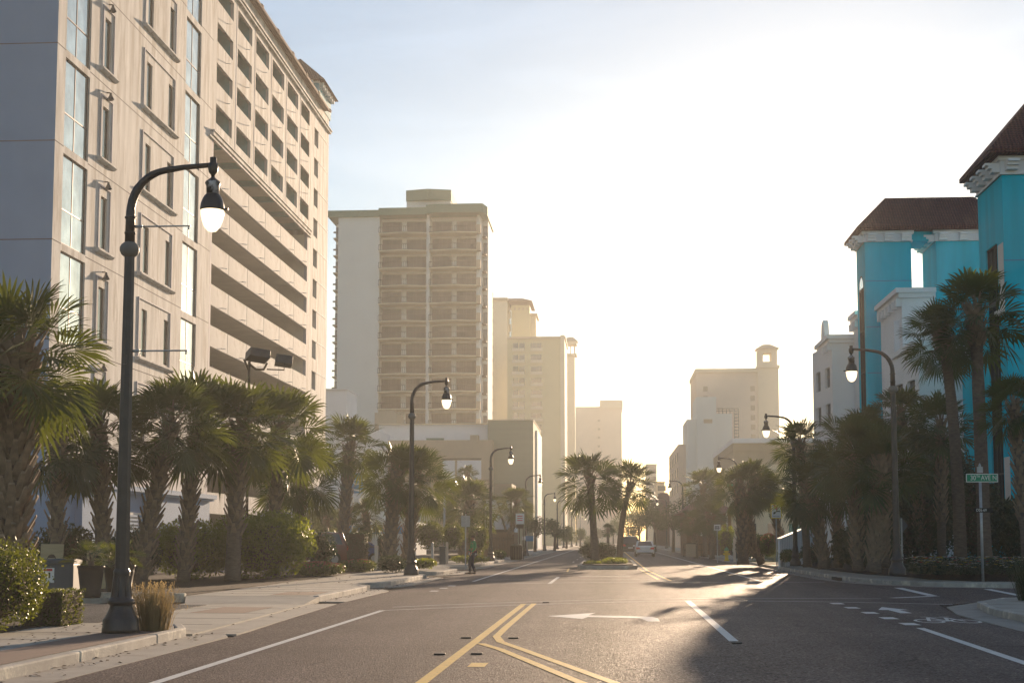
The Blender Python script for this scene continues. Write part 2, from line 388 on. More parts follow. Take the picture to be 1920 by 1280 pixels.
M['red_lamp'] = mat('red_tail_lamp', (.55, .02, .015), .2, .6)
M['plastic'] = mat('black_plastic', (.02, .02, .02), .6)
M['skin'] = mat('skin', (.40, .21, .13), .6, var=.05)
M['hoodie'] = mat('green_knit', (.02, .27, .10), .9, var=.15, scale=20)
M['shirt'] = mat('white_cotton', (.62, .62, .63), .9, var=.05)
M['jeans'] = mat('dark_denim', (.02, .028, .05), .9, var=.15, scale=20)
M['hair'] = mat('brown_hair', (.04, .022, .012), .8)
M['shoe'] = mat('dark_shoe', (.02, .018, .018), .7)
M['timber'] = mat('dark_timber', (.06, .035, .02), .8)
M['fence_wood'] = mat('brown_fence_wood', (.16, .09, .05), .85, var=.2, scale=3)
M['bin'] = mat('brown_bin', (.12, .09, .06), .8, var=.15, scale=10)
M['orange_band'] = mat('orange_cuff', (.35, .10, .03), .9)

# ================================================================== THE SETTING: ground, roads, kerbs
def sheet(name, m, poly, z=None):
    mb = MB(); mb.face([(p[0], p[1], p[2] if len(p) > 2 else z) for p in poly]); return mb.build(name, m)
struct(sheet('ground', M['soil'], [(-400, -60, -.03), (400, -60, -.03), (400, 900, -.03), (-400, 900, -.03)]))
def slab(name, m, poly, z0, z1):
    a = sum(poly[i][0] * poly[(i+1) % len(poly)][1] - poly[(i+1) % len(poly)][0] * poly[i][1] for i in range(len(poly)))
    if a < 0: poly = poly[::-1]
    return MB().prism(poly, z0, z1).build(name, m)
road = struct(slab('road', M['asphalt'], [(-6.25, -40), (7.2, -40), (7.2, 30), (8.0, 35.5), (10, 38), (80, 38), (80, 48.4), (12, 48.4), (9.6, 51), (8.3, 58), (8.3, 880), (-6.75, 880), (-6.75, 34), (-6.2, 24)], -.2, 0))
# the side street mouth already belongs to the sheet above; the hotel driveway is a rougher patch
struct(slab('driveway', M['asphalt_old'], [(-9.55, 25.2), (-9.55, 33.5), (-30, 35.5), (-30, 26)], -.02, .05))

def ribbon(mb, path, w0, w1, z0, z1):
    """band along path between offsets w0..w1 (to the right of travel), from z0 up to z1"""
    n = len(path); rows = []
    for i in range(n):
        a = Vector(path[max(i-1, 0)]); b = Vector(path[min(i+1, n-1)]); d = (b - a).normalized(); r = Vector((d.y, -d.x)); p = Vector(path[i])
        A = p + r * w0; B = p + r * w1
        rows.append([(A.x, A.y, z0), (B.x, B.y, z0), (B.x, B.y, z1), (A.x, A.y, z1)])
    mb.grid(rows, True, None, False, True, True)
def kerb_run(path, side, name='kerb', seg=3.0, h=.15):
    """side=-1: road lies to the right of travel (left side of the street)"""
    kb = MB(); L = 0
    pts = [Vector(p) for p in path]
    # split into stones with thin joints
    out = []
    for i in range(len(pts) - 1):
        d = pts[i+1] - pts[i]; k = max(1, int(d.length / .8))
        for j in range(k): out.append(pts[i] + d * (j / k))
    out.append(pts[-1])
    cur = [out[0]]; acc = 0
    for i in range(1, len(out)):
        acc += (out[i] - out[i-1]).length; cur.append(out[i])
        if acc > seg or i == len(out) - 1:
            c2 = list(cur)
            if len(c2) > 1:
                c2[-1] = c2[-1] - (c2[-1] - c2[-2]).normalized() * .02
                w = (-.16, 0.0) if side < 0 else (0.0, .16)
                ribbon(kb, [tuple(q) for q in c2], w[0], w[1], -.05, h + random.uniform(-.006, .006))
            cur = [out[i]]; acc = 0
    o = kb.build(name, M['kerb'], bevel=.025); struct(o)
    gb = MB(); w = (.003, .68) if side < 0 else (-.68, -.003)
    ribbon(gb, [tuple(q) for q in path], w[0], w[1], -.02, .006)
    struct(gb.build('gutter', M['gutter']))
    return o
def nose(x, y, d): return [(x, y)]
# left side kerbs (travelling away from the camera)
LK = [[(-6.9, -30), (-6.9, 10), (-6.88, 20), (-6.95, 23.2), (-7.35, 24.3)],
      [(-7.42, 36.3), (-7.42, 38), (-7.5, 44), (-7.9, 45.3)],
      [(-8.3, 47.2), (-7.65, 47.6), (-7.5, 49), (-7.5, 58.5), (-7.9, 59.4)],
      [(-8.6, 63.2), (-7.7, 63.6), (-7.5, 65), (-7.5, 70.5), (-7.9, 71.3)],
      [(-8.6, 76), (-7.7, 76.4), (-7.5, 78), (-7.5, 140), (-7.5, 300), (-7.5, 600)]]
for p in LK: kerb_run(p, -1)
gm = MB(); ribbon(gm, [(-6.95, 23.8), (-7.1, 28), (-7.4, 35)], -.0, .68, -.02, .008); struct(gm.build('gutter', M['gutter']))
struct(slab('sidewalk', M['concrete'], [(-7.07, -30), (-7.07, 22.9), (-7.5, 24.35), (-9.5, 24.6), (-9.5, -30)], -.05, .14))
struct(slab('sidewalk', M['concrete'], [(-6.9, 23.4), (-7.35, 35.2), (-9.3, 35.2), (-10.4, 34.5), (-9.55, 24.2)], -.05, .035))
struct(slab('sidewalk', M['concrete'], [(-7.6, 36.29), (-7.6, 45.2), (-8.2, 46.2), (-8.0, 47.6), (-7.66, 49), (-7.66, 58.4), (-8.2, 59.6), (-8.5, 63.4), (-7.66, 65), (-7.66, 70.4), (-8.2, 71.4), (-8.5, 76.1), (-7.66, 78), (-7.66, 600), (-10.9, 600), (-10.9, 36.3), (-7.6, 36.3)], -.05, .14))
rm_ = MB(); rm_.face([(-7.35, 34.2, .036), (-7.42, 36.3, .139), (-10.9, 36.3, .139), (-10.3, 34.2, .036)]); rm_.face([(-7.35, 34.2, .036), (-7.42, 36.3, .139), (-7.42, 36.3, -.02), (-7.35, 34.2, -.02)]); struct(rm_.build('sidewalk_ramp', M['concrete']))
struct(sheet('brick_strip', M['brick'], [(-7.08, -30), (-7.08, 22.4), (-7.35, 23.8), (-7.95, 23.9), (-7.95, -30)], .1445))
struct(sheet('brick_ramp', M['brick'], [(-7.75, 30.0), (-7.72, 32.6), (-8.9, 32.6), (-8.95, 30.0)], .0395))
struct(sheet('brick_ramp', M['brick'], [(-7.75, 37.0), (-7.75, 39.3), (-8.9, 39.3), (-8.9, 37.0)], .1445))
jm = MB()
for y in list(np.arange(-2, 23, 1.5)) : jm.box(-9.5, -7.96, y, y + .02, .1405, .1425)
for y in list(np.arange(36.5, 120, 1.6)) + list(np.arange(120, 300, 4)): jm.box(-10.9, -7.7, y, y + .02, .1405, .1425)
for y in (26, 28, 30, 32): jm.box(-9.6, -7.3, y, y + .02, .036, .038)
struct(jm.build('sidewalk_joints', M['joint']))
# planting ground left and right
struct(slab('planting_bed', M['soil'], [(-9.52, -30), (-9.52, 24.9), (-11, 25.4), (-29, 25.9), (-29, -30)], -.05, .15))
struct(slab('planting_bed', M['soil'], [(-10.92, 36.3), (-10.92, 76), (-14.3, 76), (-14.3, 60), (-28.6, 60), (-28.6, 36.6)], -.05, .16))
e_ = MB()
for k_ in range(12): e_.box(-28.6 + 1.45*k_, -27.17 + 1.45*k_, 36.15, 36.35, -.02, .22 + .01*(k_ % 3))
e_.box(-11.19, -10.9, 36.16, 36.36, -.02, .21)
struct(e_.build('kerb', M['kerb'], bevel=.02))
struct(slab('parking_lot', M['asphalt_old'], [(-14.35, 60.1), (-14.35, 130), (-28.6, 130), (-28.6, 60.1)], -.05, .13))
struct(slab('planting_bed', M['soil'], [(-10.92, 76.1), (-10.92, 200), (-14.2, 200), (-14.2, 76.1)], -.05, .16))
# right side
RK = [[(60, 48.3), (20, 48.3), (13, 48.35), (11.2, 49.2), (9.9, 51.2), (9.2, 54.5), (8.95, 60), (8.9, 80), (8.9, 300), (8.9, 600)],
      [(7.85, -30), (7.85, 26), (8.05, 31), (8.6, 34.3), (9.8, 36.6), (12, 37.6), (20, 37.8), (60, 37.8)]]
kerb_run(RK[0], 1); kerb_run(RK[1], 1)
struct(slab('sidewalk', M['concrete'], [(60, 48.5), (13, 48.55), (11.3, 49.4), (10.05, 51.4), (9.37, 54.6), (9.12, 60), (9.08, 600), (11.4, 600), (11.4, 60), (11.6, 53), (12.6, 50.4), (60, 50.2)][::-1], -.05, .14))
struct(slab('sidewalk', M['concrete'], [(8.03, -30), (8.03, 26), (8.22, 31), (8.75, 34.2), (9.9, 36.4), (12, 37.4), (60, 37.6), (60, 33), (10.6, 33), (10.2, -30)], -.05, .14))
dm = MB(); dm.box(8.78, 8.9, 55.6, 57.4, .0, .12); dm.box(8.0, 8.2, 27.6, 29.2, .02, .125)
struct(dm.build('storm_drain', M['black']))
# raised, gently mounded bed in front of the turquoise hotel
bm_ = MB(); rows = []
edge = [(60, 50.3), (12.7, 50.5), (11.7, 53), (11.4, 56), (10.6, 60), (10.2, 70), (10.4, 84), (12, 90)]
for k, (dx, z) in enumerate(((0, .12), (.25, .2), (.9, .36), (2.2, .46), (12, .5), (26, .5))):
    rows.append([(x + dx * (1 if x < 30 else 0), min(y + (dx * .8 if i < 3 else 0), 92), z) for i, (x, y) in enumerate(edge)])
bm_.grid(rows, False, None, True)
struct(bm_.build('planting_bed', M['soil']))
struct(slab('lawn', M['lawn'], [(9.1, 84), (9.1, 98), (11.3, 98), (11.3, 84)], .1, .17))
struct(slab('lawn', M['lawn'], [(11.42, 90), (11.42, 240), (40, 240), (40, 90)], -.02, .15))

# ------------------------------------------------------------------ road markings (children of the road)
PZ = .004
def band(pts, w, z=PZ):
    mb = MB(); n = len(pts); rows = []
    for i in range(n):
        a = Vector(pts[max(i-1, 0)]); b = Vector(pts[min(i+1, n-1)]); d = (b - a).normalized(); r = Vector((d.y, -d.x)) * (w / 2); p = Vector(pts[i])
        rows.append([(p.x - r.x, p.y - r.y, z), (p.x + r.x, p.y + r.y, z)])
    mb.grid(rows, False, None, False); return mb
def mark(name, pts, w, m='paint', z=PZ): return band(pts, w, z).build(name, M[m], road)
mark('edge_line', [(-5.05, -10), (-5.07, 15), (-5.1, 32)], .13)
mark('lane_line', [(1.95, 22.8), (2.03, 37.6)], .15)
mark('bike_lane_line', [(5.3, -5), (5.33, 18), (5.6, 26.4)], .15)
for y in (27.6, 29.6, 31.7, 34.0, 36.2): mark('bike_lane_dash', [(5.66, y - .35), (5.66, y + .35)], .3)
def bez(p0, p1, p2, n=9): return [tuple((np.array(p0) * (1-t)**2 + 2*np.array(p1) * t*(1-t) + np.array(p2) * t*t)) for t in np.linspace(0, 1, n)]
mark('crosswalk_line', bez((-5.1, 32), (0, 37.6), (3, 37.6)) + bez((3.2, 37.6), (6, 37.4), (8.4, 35.8))[1:], .10)
mark('crosswalk_line', bez((-5.1, 33.6), (-1, 38.4), (3, 39.3)) + [(7.3, 39.2)], .10)
mark('double_yellow_line', [(-2.1, -2), (-2.1, 22.3), (-2.12, 35.4)], .14, 'yellow')
mark('double_yellow_line', [(-1.87, 35.6), (-1.88, 26), (-1.86, 23.6), (-1.7, 22.4), (-1.3, 21.0), (.14, 15.8), (1.9, 10.4), (2.6, 6)], .13, 'yellow', PZ + .001)
mark('double_yellow_line', [(-1.98, 22.0), (-1.6, 20.9), (-.24, 15.8), (1.55, 10.4), (2.3, 6)], .13, 'yellow', PZ + .002)
mark('yellow_dash', [(-1.68, 18.0), (-1.68, 18.6)], .22, 'yellow')
for x, y, x2 in ((-2.32, 23.2, 0), (-1.55, 23.2, 0), (-2.36, 19.9, 0), (-1.85, 20.0, 0), (1.95, 22.3, 0), (-1.6, 36.2, 0)):
    r_ = MB().obox((x, y, .012), .16, .11, .02); struct(r_.build('road_reflector', M['plastic'], bevel=.004))
# turn arrow of the left-turn lane, pointing left, seen lengthwise from the crossing
am = MB()
am.face([(-1.3, 29.9, PZ), (-.55, 28.9, PZ), (-.45, 29.55, PZ), (-.45, 30.25, PZ), (-.3, 31.3, PZ)])
am.face([(-.45, 29.6, PZ), (.62, 29.2, PZ), (.62, 29.9, PZ), (-.45, 30.25, PZ)])
am.face([(.62, 29.2, PZ), (.75, 28.1, PZ), (.98, 28.1, PZ), (.98, 29.2, PZ), (.88, 29.75, PZ), (.62, 29.9, PZ)])
am.build('turn_arrow', M['paint'], road)
am = MB()
am.face([(6.30, 31.6, PZ), (6.55, 31.6, PZ), (6.55, 33.0, PZ), (6.30, 33.0, PZ)]); am.face([(6.08, 33.0, PZ), (6.77, 33.0, PZ), (6.42, 34.4, PZ)])
am.build('bike_lane_arrow', M['paint'], road)
bk = MB()
for cx in (6.25, 6.95):
    rows = []
    for j in range(20):
        a = 2*math.pi*j/20; rows.append([(cx + .28*math.cos(a), 28.6 + .62*math.sin(a), PZ), (cx + .22*math.cos(a), 28.6 + .5*math.sin(a), PZ)])
    rows.append(rows[0]); bk.grid(rows, False, None, False)
for a, b in (((6.25, 28.6), (6.5, 29.9)), ((6.5, 29.9), (6.85, 29.9)), ((6.5, 29.9), (6.62, 28.6)), ((6.62, 28.6), (6.85, 29.9)), ((6.85, 29.9), (6.95, 28.6)), ((6.25, 28.6), (6.62, 28.6)), ((6.8, 30.2), (7.0, 30.2)), ((6.4, 30.1), (6.55, 30.1))):
    q = band([a, b], .07); bk.v, n0 = bk.v + q.v, len(bk.v); bk.f += [tuple(i + n0 for i in f) for f in q.f]; bk.m += q.m; bk.sm += q.sm
bk.build('bicycle_symbol', M['paint'], road)
mark('bike_lane_line', [(-5.15, 54), (-5.15, 300)], .12)
mark('bike_lane_line', [(5.75, 54.5), (5.7, 300)], .12)
for y in (44, 46.5, 49): mark('bike_lane_dash', [(-5.4, y - .3), (-5.4, y + .3)], .25)
mark('lane_line', [(-2.15, 51.5), (-2.15, 60.5)], .14)
for y in range(75, 260, 12): mark('lane_line', [(-4.0 + 1.5, y), (-4.0 + 1.5, y + 3)], .1) if y > 96 else None
mark('crosswalk_line', [(-4.6, 51.2), (0, 53.4), (8.0, 53.8)], .12)
mark('crosswalk_line', [(-4.8, 56.2), (1.6, 57.4)], .12)
mark('double_yellow_line', [(2.35, 55.5), (1.95, 74), (1.9, 130), (1.9, 300)], .13, 'yellow')
mark('double_yellow_line', [(1.95, 56.8), (1.62, 76.5)], .13, 'yellow')
mark('stop_bar', [(-1.3, 61.5), (.9, 61.9)], .45)
mark('stop_bar', [(9.5, 48.0), (9.15, 41.4)], .28)
mark('stop_bar', [(9.2, 41.1), (7.7, 39.7)], .25, z=PZ + .001)
mark('crosswalk_line', [(12.1, 46.9), (11.5, 39.8)], .25)
mark('stop_bar', [(4.9, 53.0), (6.2, 53.0)], .3, z=PZ + .002)
# yellow island edge marks and the planted median
for sgn in (-1, 1): mark('island_edge_line', [(sgn * 1.95 - .1, 70), (sgn * 2.1 - .1, 78)], .1, 'yellow', PZ + .001) if sgn < 0 else None
isl = [(-1.55, 76.6), (-1.0, 76.15), (1.0, 76.15), (1.5, 76.8), (1.55, 95), (1.2, 97.5), (.5, 98.6), (-.6, 98.6), (-1.2, 97.5), (-1.65, 95), (-1.7, 77.2)]
isl_t = thing('median_island', 'kerbed planting island in the middle of the road holding two palms', 'traffic island', (0, 76, 0)); isl_t['kind'] = 'structure'
l0 = [(x, y - 76) for x, y in isl]
MB().prism(l0, -.02, .2).build('kerb', M['kerb'], isl_t, bevel=.03)
MB().prism([(x * .86, 11.3 + (y - 11.3) * .97) for x, y in l0], .1, .26).build('soil', M['soil'], isl_t)

# ================================================================== BUILDINGS
# ---- tall grey hotel with its open parking decks, left of the street
HX, HY = -29.3, 72.3
hotel = thing('hotel_tower', 'tall grey concrete hotel with open parking decks and sunlit window wall', 'building', (HX, HY, 0))
big1 = [(1.2, 4.8, 22.8 + 5.33*k, 27.7 + 5.33*k) for k in range(-2, 5)]
big2 = [(22.8, 26.4, 27.95 + 5.33*k, 32.8 + 5.33*k) for k in range(-3, 4)]
single = [(7.0, 8.05, 29.06 + 5.33*k, 32.1 + 5.33*k) for k in range(-4, 4)]
pairs = [(y0, y0 + 1.05, 29.06 + 5.33*k, 32.05 + 5.33*k) for k in range(-4, 4) for y0 in (14.6, 19.1)]
big1 = [r for r in big1 if r[3] < 47]; big2 = [r for r in big2 if r[3] < 47]; single = [r for r in single if r[3] < 46]; pairs = [r for r in pairs if r[3] < 46]
mb = MB()
wall(mb, (0, 0, 0), (0, 1, 0), (0, 0, 1), (1, 0, 0), 29.6, 45.8, big1 + big2, .35, 0)
# narrow windows need holes too: rebuild with all the rectangles
mb = MB()
wall(mb, (0, 0, 0), (0, 1, 0), (0, 0, 1), (1, 0, 0), 29.6, 45.8, big1 + big2 + single + pairs, .15, 0)
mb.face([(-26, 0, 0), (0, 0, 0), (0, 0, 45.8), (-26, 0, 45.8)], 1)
mb.face([(-26, 73.2, 0), (0, 73.2, 0), (0, 73.2, 45.8), (-26, 73.2, 45.8)], 0)
mb.face([(-26, 0, 45.8), (0, 0, 45.8), (0, 73.2, 45.8), (-26, 73.2, 45.8)], 0)
mb.face([(-26, 0, 0), (-26, 73.2, 0), (-26, 73.2, 45.8), (-26, 0, 45.8)], 0)
# deck part: end bay wall with small openings
endw = [(2.4, 4.3, 34.9 + 3.08*k, 36.7 + 3.08*k) for k in range(-9, 3)]
wall(mb, (0, 63.6, 0), (0, 1, 0), (0, 0, 1), (1, 0, 0), 9.6, 45.8, endw, .6, 0)
ob = [32.75 + 3.15*k for k in range(4)]
up = [(0.9 + 5.85*i, 5.4 + 5.85*i, z - 31.35, z + 1.5 - 31.35) for i in range(6) for z in ob]
wall(mb, (0, 29.6, 31.35), (0, 1, 0), (0, 0, 1), (1, 0, 0), 34.0, 14.45, up, .25, 0)
mb.build('wall', [M['facade'], M['facade_shade_blue']], hotel)
# floors, back wall and dividers seen through the deck openings
fb = MB()
for z in [1.8 + 3.08*k for k in range(15)]: fb.box(-16, -.3, 29.7, 63.5, z - .12, z + .12)
fb.box(-16.3, -16, 29.7, 63.5, 0, 45.6); fb.box(-16, -.02, 29.62, 29.9, 0, 45.6); fb.box(-16, -.02, 63.45, 63.62, 0, 31.3)
fb.build('deck_floor', M['interior'], hotel)
tb = MB()
for i in range(6): tb.box(-9, -.26, 35.05 + 5.85*i, 35.25 + 5.85*i, 32, 45)
tb.build('divider_wall', M['teal_side'], hotel)
# parapet panels of the decks: one mesh, copied
pm = MB(); pm.box(-.25, .0, 0, 5.66, 0, 1.58)
for k, z0 in enumerate([28.11 - 3.08*j for j in range(10)]):
    ys = [30.0, 34.85, 40.55, 46.25, 51.95, 57.65, 63.42]
    for i in range(6):
        if k == 0 and i == 0:
            pm = MB(); pm.box(-.25, 0, 0, 1, 0, 1.56, 0); pm.box(-.2, -.07, 1.0, 1.03, 0, 1.5, 1); first = pm.build('parapet', [M['facade'], M['trim']], hotel); me0 = first.data; o = first  # second material: violet strip painting the shadow line between panels
        else: o = inst('parapet', me0, hotel, (0, 0, 0))
        o.location = (0, ys[i] + .05, z0); o.scale = (1, ys[i+1] - ys[i] - .12, 1)
gm_ = MB()
for y in (34.85, 40.55, 46.25, 51.95, 57.65):
    gm_.box(-6.4, -6.0, y - .2, y + .2, 0, 31.3)
gm_.box(-.3, 0, 29.55, 30.02, 0, 31.35); gm_.box(-.3, 0, 63.3, 63.62, 0, 31.35)
gm_.build('column', M['trim'], hotel)
# mouldings
mm = MB()
for y0, y1, z, h, pr_ in ((29.2, 64.2, 31.45, .28, .22), (29.2, 64.2, 31.75, .12, .3), (29.2, 64.2, 33.05 - 1.3, .02, .2), (28.6, 64.5, 31.2, .14, .14), (29.2, 73.4, 44.2, .2, .25), (29.2, 73.5, 44.45, .12, .35)):
    mm.box(.002, pr_, y0, y1, z, z + h)
for z in (17.4, 22.73, 28.06, 33.39, 38.72, 44.05, 12.07): 
    mm.box(-.002, .004, 0, 1.2, z - .03, z + .03, 1); mm.box(-.002, .004, 4.81, 22.79, z - .03, z + .03, 1); mm.box(-26, 0, -.004, .002, z - .03, z + .03, 1); mm.box(-.002, .004, 26.41, 29.5, z - .03, z + .03, 1)
for z in [33.6 + 3.08*k for k in range(-8, 4)]: mm.box(-.002, .03, 68.1, 73.1, z, z + .08, 2)
for y in [35.75 + 5.85*i for i in range(5)]: mm.box(-.002, .02, y + .2, y + .3, 31.9, 44.1, 3)
def by_mat(src, k, name, m):
    keep = [i for i, q in enumerate(src.m) if q == k]; d = MB()
    for i in keep: d.face([src.v[j] for j in src.f[i]], 0)
    return d.build(name, m, hotel)
by_mat(mm, 0, 'moulding', M['facade']); by_mat(mm, 1, 'wall_joint', M['joint']); by_mat(mm, 2, 'panel_line', M['white_stucco']); by_mat(mm, 3, 'pier_line', M['trim'])
# big four-pane windows
def four_pane(w, h):
    f = MB(); t = .07
    for a in (0, w*.48 - t/2, w - t): f.box(-.02, .01, a, a + t, 0, h)
    for z in (0, h*.38, h - t): f.box(-.018, .012, 0, w, z, z + t)
    g = MB(); g.face([(-.01, 0, 0), (-.02, w, 0), (-.02, w, h), (-.02, 0, h)])
    return f, g
f, g = four_pane(3.6, 4.9); f0 = None
for (y0, y1, z0, z1) in big1 + big2:
    if f0 is None: f0 = f.build('window', M['frame_brown'], hotel); g0 = g.build('pane', M['glass'], f0); wo_ = f0
    else: wo_ = inst('window', f0.data, hotel, (0, 0, 0)); inst('pane', g0.data, wo_, (0, 0, 0))
    wo_.location = (-.12, y0, z0)
sf = MB()
for a in (0, .98): sf.box(-.02, .01, a, a + .07, 0, 3.04)
for z in (0, 2.97): sf.box(-.018, .012, 0, 1.05, z, z + .07)
sg = MB(); sg.face([(-.02, 0, 0), (-.02, 1.05, 0), (-.02, 1.05, 3.04), (-.02, 0, 3.04)])
s0 = None
for (y0, y1, z0, z1) in single + pairs:
    if s0 is None: s0 = sf.build('narrow_window', M['frame_brown'], hotel); sg0 = sg.build('pane', M['green_glass'], s0); w_ = s0
    else: w_ = inst('narrow_window', s0.data, hotel, (0, 0, 0)); inst('pane', sg0.data, w_, (0, 0, 0))
    w_.location = (-.12, y0, z0)
def surround(w, h):
    s = MB(); s.box(0, .07, 0, .1, 0, h); s.box(0, .07, w - .1, w, 0, h); s.box(0, .07, .1, w - .1, h - .08, h); return s
def sill(w):
    s = MB(); s.prism([(0, 0), (.14, 0), (.28, .12), (.28, .22), (0, .26)], 0, w, 'y'); return s
su1, su2, si1, si2 = surround(1.95, 3.72), surround(6.5, 3.72), sill(2.6), sill(7.1)
S1 = None
for k in range(-4, 4):
    z = 28.97 + 5.33*k
    if z > 42: continue
    if S1 is None:
        S1 = [su1.build('window_surround', M['trim'], hotel), su2.build('window_surround', M['trim'], hotel), si1.build('sill', M['facade'], hotel), si2.build('sill', M['facade'], hotel)]
        for i, o in enumerate(S1): pass
        oo = S1
    else: oo = [inst(o.name.split('.')[0], o.data, hotel, (0, 0, 0)) for o in S1]
    for o, (y, dz) in zip(oo, ((6.55, 0), (13.9, 0), (6.2, -.32), (13.6, -.32))): o.location = (.003, y, z + dz)
    sc_ = MB(); sc_.lathe([(.02, .26), (.06, .24), (.08, .1), (.22, -.16), (.22, -.2), (.02, -.2)], (.24, 7.5, z + 3.8), 4, smooth=False); sc_.box(.0, .22, 7.46, 7.54, z + 4.02, z + 4.08)
    sc_.build('wall_lantern', M['metal_dark'], hotel)
# small spouts on the deck parapets
sp = MB(); sp.tube([(0, 0, 0), (.4, 0, -.05)], .035, 6); sp0 = None
for z0 in [28.3 - 3.08*j for j in range(6)] + [35.0, 38.15, 41.3]:
    for y in (33.0, 38.8, 44.5, 50.2, 55.9, 61.6):
        if sp0 is None: sp0 = sp.build('drain_spout', M['white_stucco'], hotel); sp0.location = (0, y, z0)
        else: inst('drain_spout', sp0.data, hotel, (0, y, z0))
# tiled eave and the corner turret
rf = MB()
rf.prism([(.6, 45.8), (.6, 46.05), (-1.2, 47.0), (-1.2, 45.8)], 22, 70.4, 'y')
for k_ in range(9): rf.prism([(.62, 45.85), (.66, 46.15), (-1.2, 47.12), (-1.2, 46.9)], 24 + 5.85*k_, 24.5 + 5.85*k_, 'y')
rf.build('roof', M['tile'], hotel)
tr = MB(); tr.box(-7.2, .05, 67.6, 73.9, 45.8, 47.9, 0)
for k in range(7): tr.box(.06, .45, 68 + k*.92, 68.3 + k*.92, 47.6, 48.1, 1); 
for k in range(7): tr.box(-6.8 + k, -6.5 + k, 67.1, 67.55, 47.6, 48.1, 1)
tr.box(-7.2, .06, 67.59, 73.91, 46.4, 46.9, 1)
tr.box(-7.3, .1, 67.5, 74.0, 47.9, 48.1, 1)
ap = (-2.6, 70.8, 51.6); c4 = [(-7.9, 66.9, 48.1), (.75, 66.9, 48.1), (.75, 74.6, 48.1), (-7.9, 74.6, 48.1)]
tr.face(c4[::-1], 2)
for i in range(4): tr.face([c4[i], c4[(i+1) % 4], ap], 2)
tr.build('turret', [M['teal_side'], M['white_stucco'], M['tile']], hotel)
# podium
pb = MB(); pb.box(-26, .5, -.5, 29, 0, 4.3, 0); pb.box(-26, .8, -.8, 29.2, 4.3, 4.45, 0); pb.box(-26, .95, -.95, 29.3, 4.45, 4.75, 0)
pb.box(.501, .9, 3, 9, 0, 4.3, 0); pb.box(.501, .9, 14, 15, 0, 4.3, 0); pb.box(.51, .6, 10, 13.8, .2, 3.2, 1)
for k in range(12): pb.box(.6, .7, 10.1, 13.7, .4 + k*.23, .52 + k*.23, 0)
pb.build('podium', [M['facade_shade_blue'], M['interior']], hotel)

# ---- white balcony tower with the sage green fascia
BY = 235.0
bx = lambda u: XU(u, BY) - XU(628, BY)
bz = lambda v: ZV(v, BY)
bt = thing('balcony_tower', 'white high-rise with sage green roof band and stacks of dark railed balconies', 'building', (XU(628, BY), BY, 0))
floors = [433.5 + 33.2*k for k in range(16)]
wb = MB()
wb.face([(0, 0, 0), (bx(707), 0, 0), (bx(707), 0, bz(400)), (0, 0, bz(400))])
wb.face([(0, 0, 0), (0, 22, 0), (0, 22, bz(400)), (0, 0, bz(400))]); wb.face([(bx(707), 0, 0), (bx(707), 1.8, 0), (bx(707), 1.8, bz(400)), (bx(707), 0, bz(400))])
wb.box(bx(613), 0, 5, 22, 0, bz(400)); wb.box(bx(797), bx(803), -.2, 2, 0, bz(396)); wb.box(bx(707), bx(899), 1.8, 20, 0, bz(396))
wb.box(bx(893) - .1, bx(898), .3, 1.8, 0, bz(396))
wb.box(bx(899), bx(910), 4.5, 14, 0, bz(398), 0)
wb.box(bx(755), bx(840), 2, 16, bz(392), bz(366) + .2)
wb.build('wall', M['greywhite'], bt)
gb = MB()
gb.box(bx(612) - .3, bx(707), -.5, 22.3, bz(400), bz(388)); gb.box(bx(707), bx(797), -1.3, 22.3, bz(400), bz(386.5)); gb.prism([(bx(797), -1.3), (bx(815), -1.8), (bx(905), -1.8), (bx(912), 1), (bx(912), 14.4), (bx(797), 22.4)], bz(398), bz(382))
gb.prism([(bx(754), 1.8), (bx(797), .8), (bx(841), 1.8), (bx(841), 16), (bx(754), 16)], bz(366), bz(346))
gb.build('fascia', M['green_trim'], bt)
wbay = bx(797) - bx(707)
ww = wbay * .41
wm = MB(); gl = MB()
for a in (0, ww*.33 - .04, ww*.66 - .04, ww - .08): wm.box(a, a + .08, -.05, .05, 0, 2.3)
for z in (0, 2.22): wm.box(0, ww, -.045, .045, z, z + .08)
gl.face([(0, 0, 0), (ww, 0, 0), (ww, 0, 2.3), (0, 0, 2.3)])
sl = MB(); sl.prism([(0, 1.8), (0, -.9), (wbay/2, -1.7), (wbay, -.9), (wbay, 1.8)], 0, .17)
rl = MB()
P_ = [(0, -.85), (wbay/2, -1.62), (wbay, -.85)]
for a, b in zip(P_, P_[1:]):
    for z in (1.15, .25): rl.tube([(a[0], a[1], z), (b[0], b[1], z)], .05, 4, smooth=False)
    for t in np.linspace(0, 1, 14): rl.tube([(a[0] + (b[0]-a[0])*t, a[1] + (b[1]-a[1])*t, .22), (a[0] + (b[0]-a[0])*t, a[1] + (b[1]-a[1])*t, 1.15)], .035, 4, smooth=False, caps=False)
W0 = B0 = None
for v in floors:
    z = bz(v)
    for k, u0 in enumerate((707, 803)):
        if B0 is None: B0 = sl.build('balcony', M['cream'], bt); R0 = rl.build('railing', M['rail'], B0); b_ = B0
        else: b_ = inst('balcony', B0.data, bt, (0, 0, 0)); inst('railing', R0.data, b_, (0, 0, 0))
        b_.location = (bx(u0), 0, z - .1)
        for j in range(2):
            xx = bx(u0) + wbay * (.03 + .52*j)
            if W0 is None: W0 = wm.build('window', M['rail'], bt); G0 = gl.build('pane', M['curtain'], W0); w_ = W0
            else: w_ = inst('window', W0.data, bt, (0, 0, 0)); inst('pane', G0.data, w_, (0, 0, 0))
            w_.location = (xx, 1.7, z + .15)
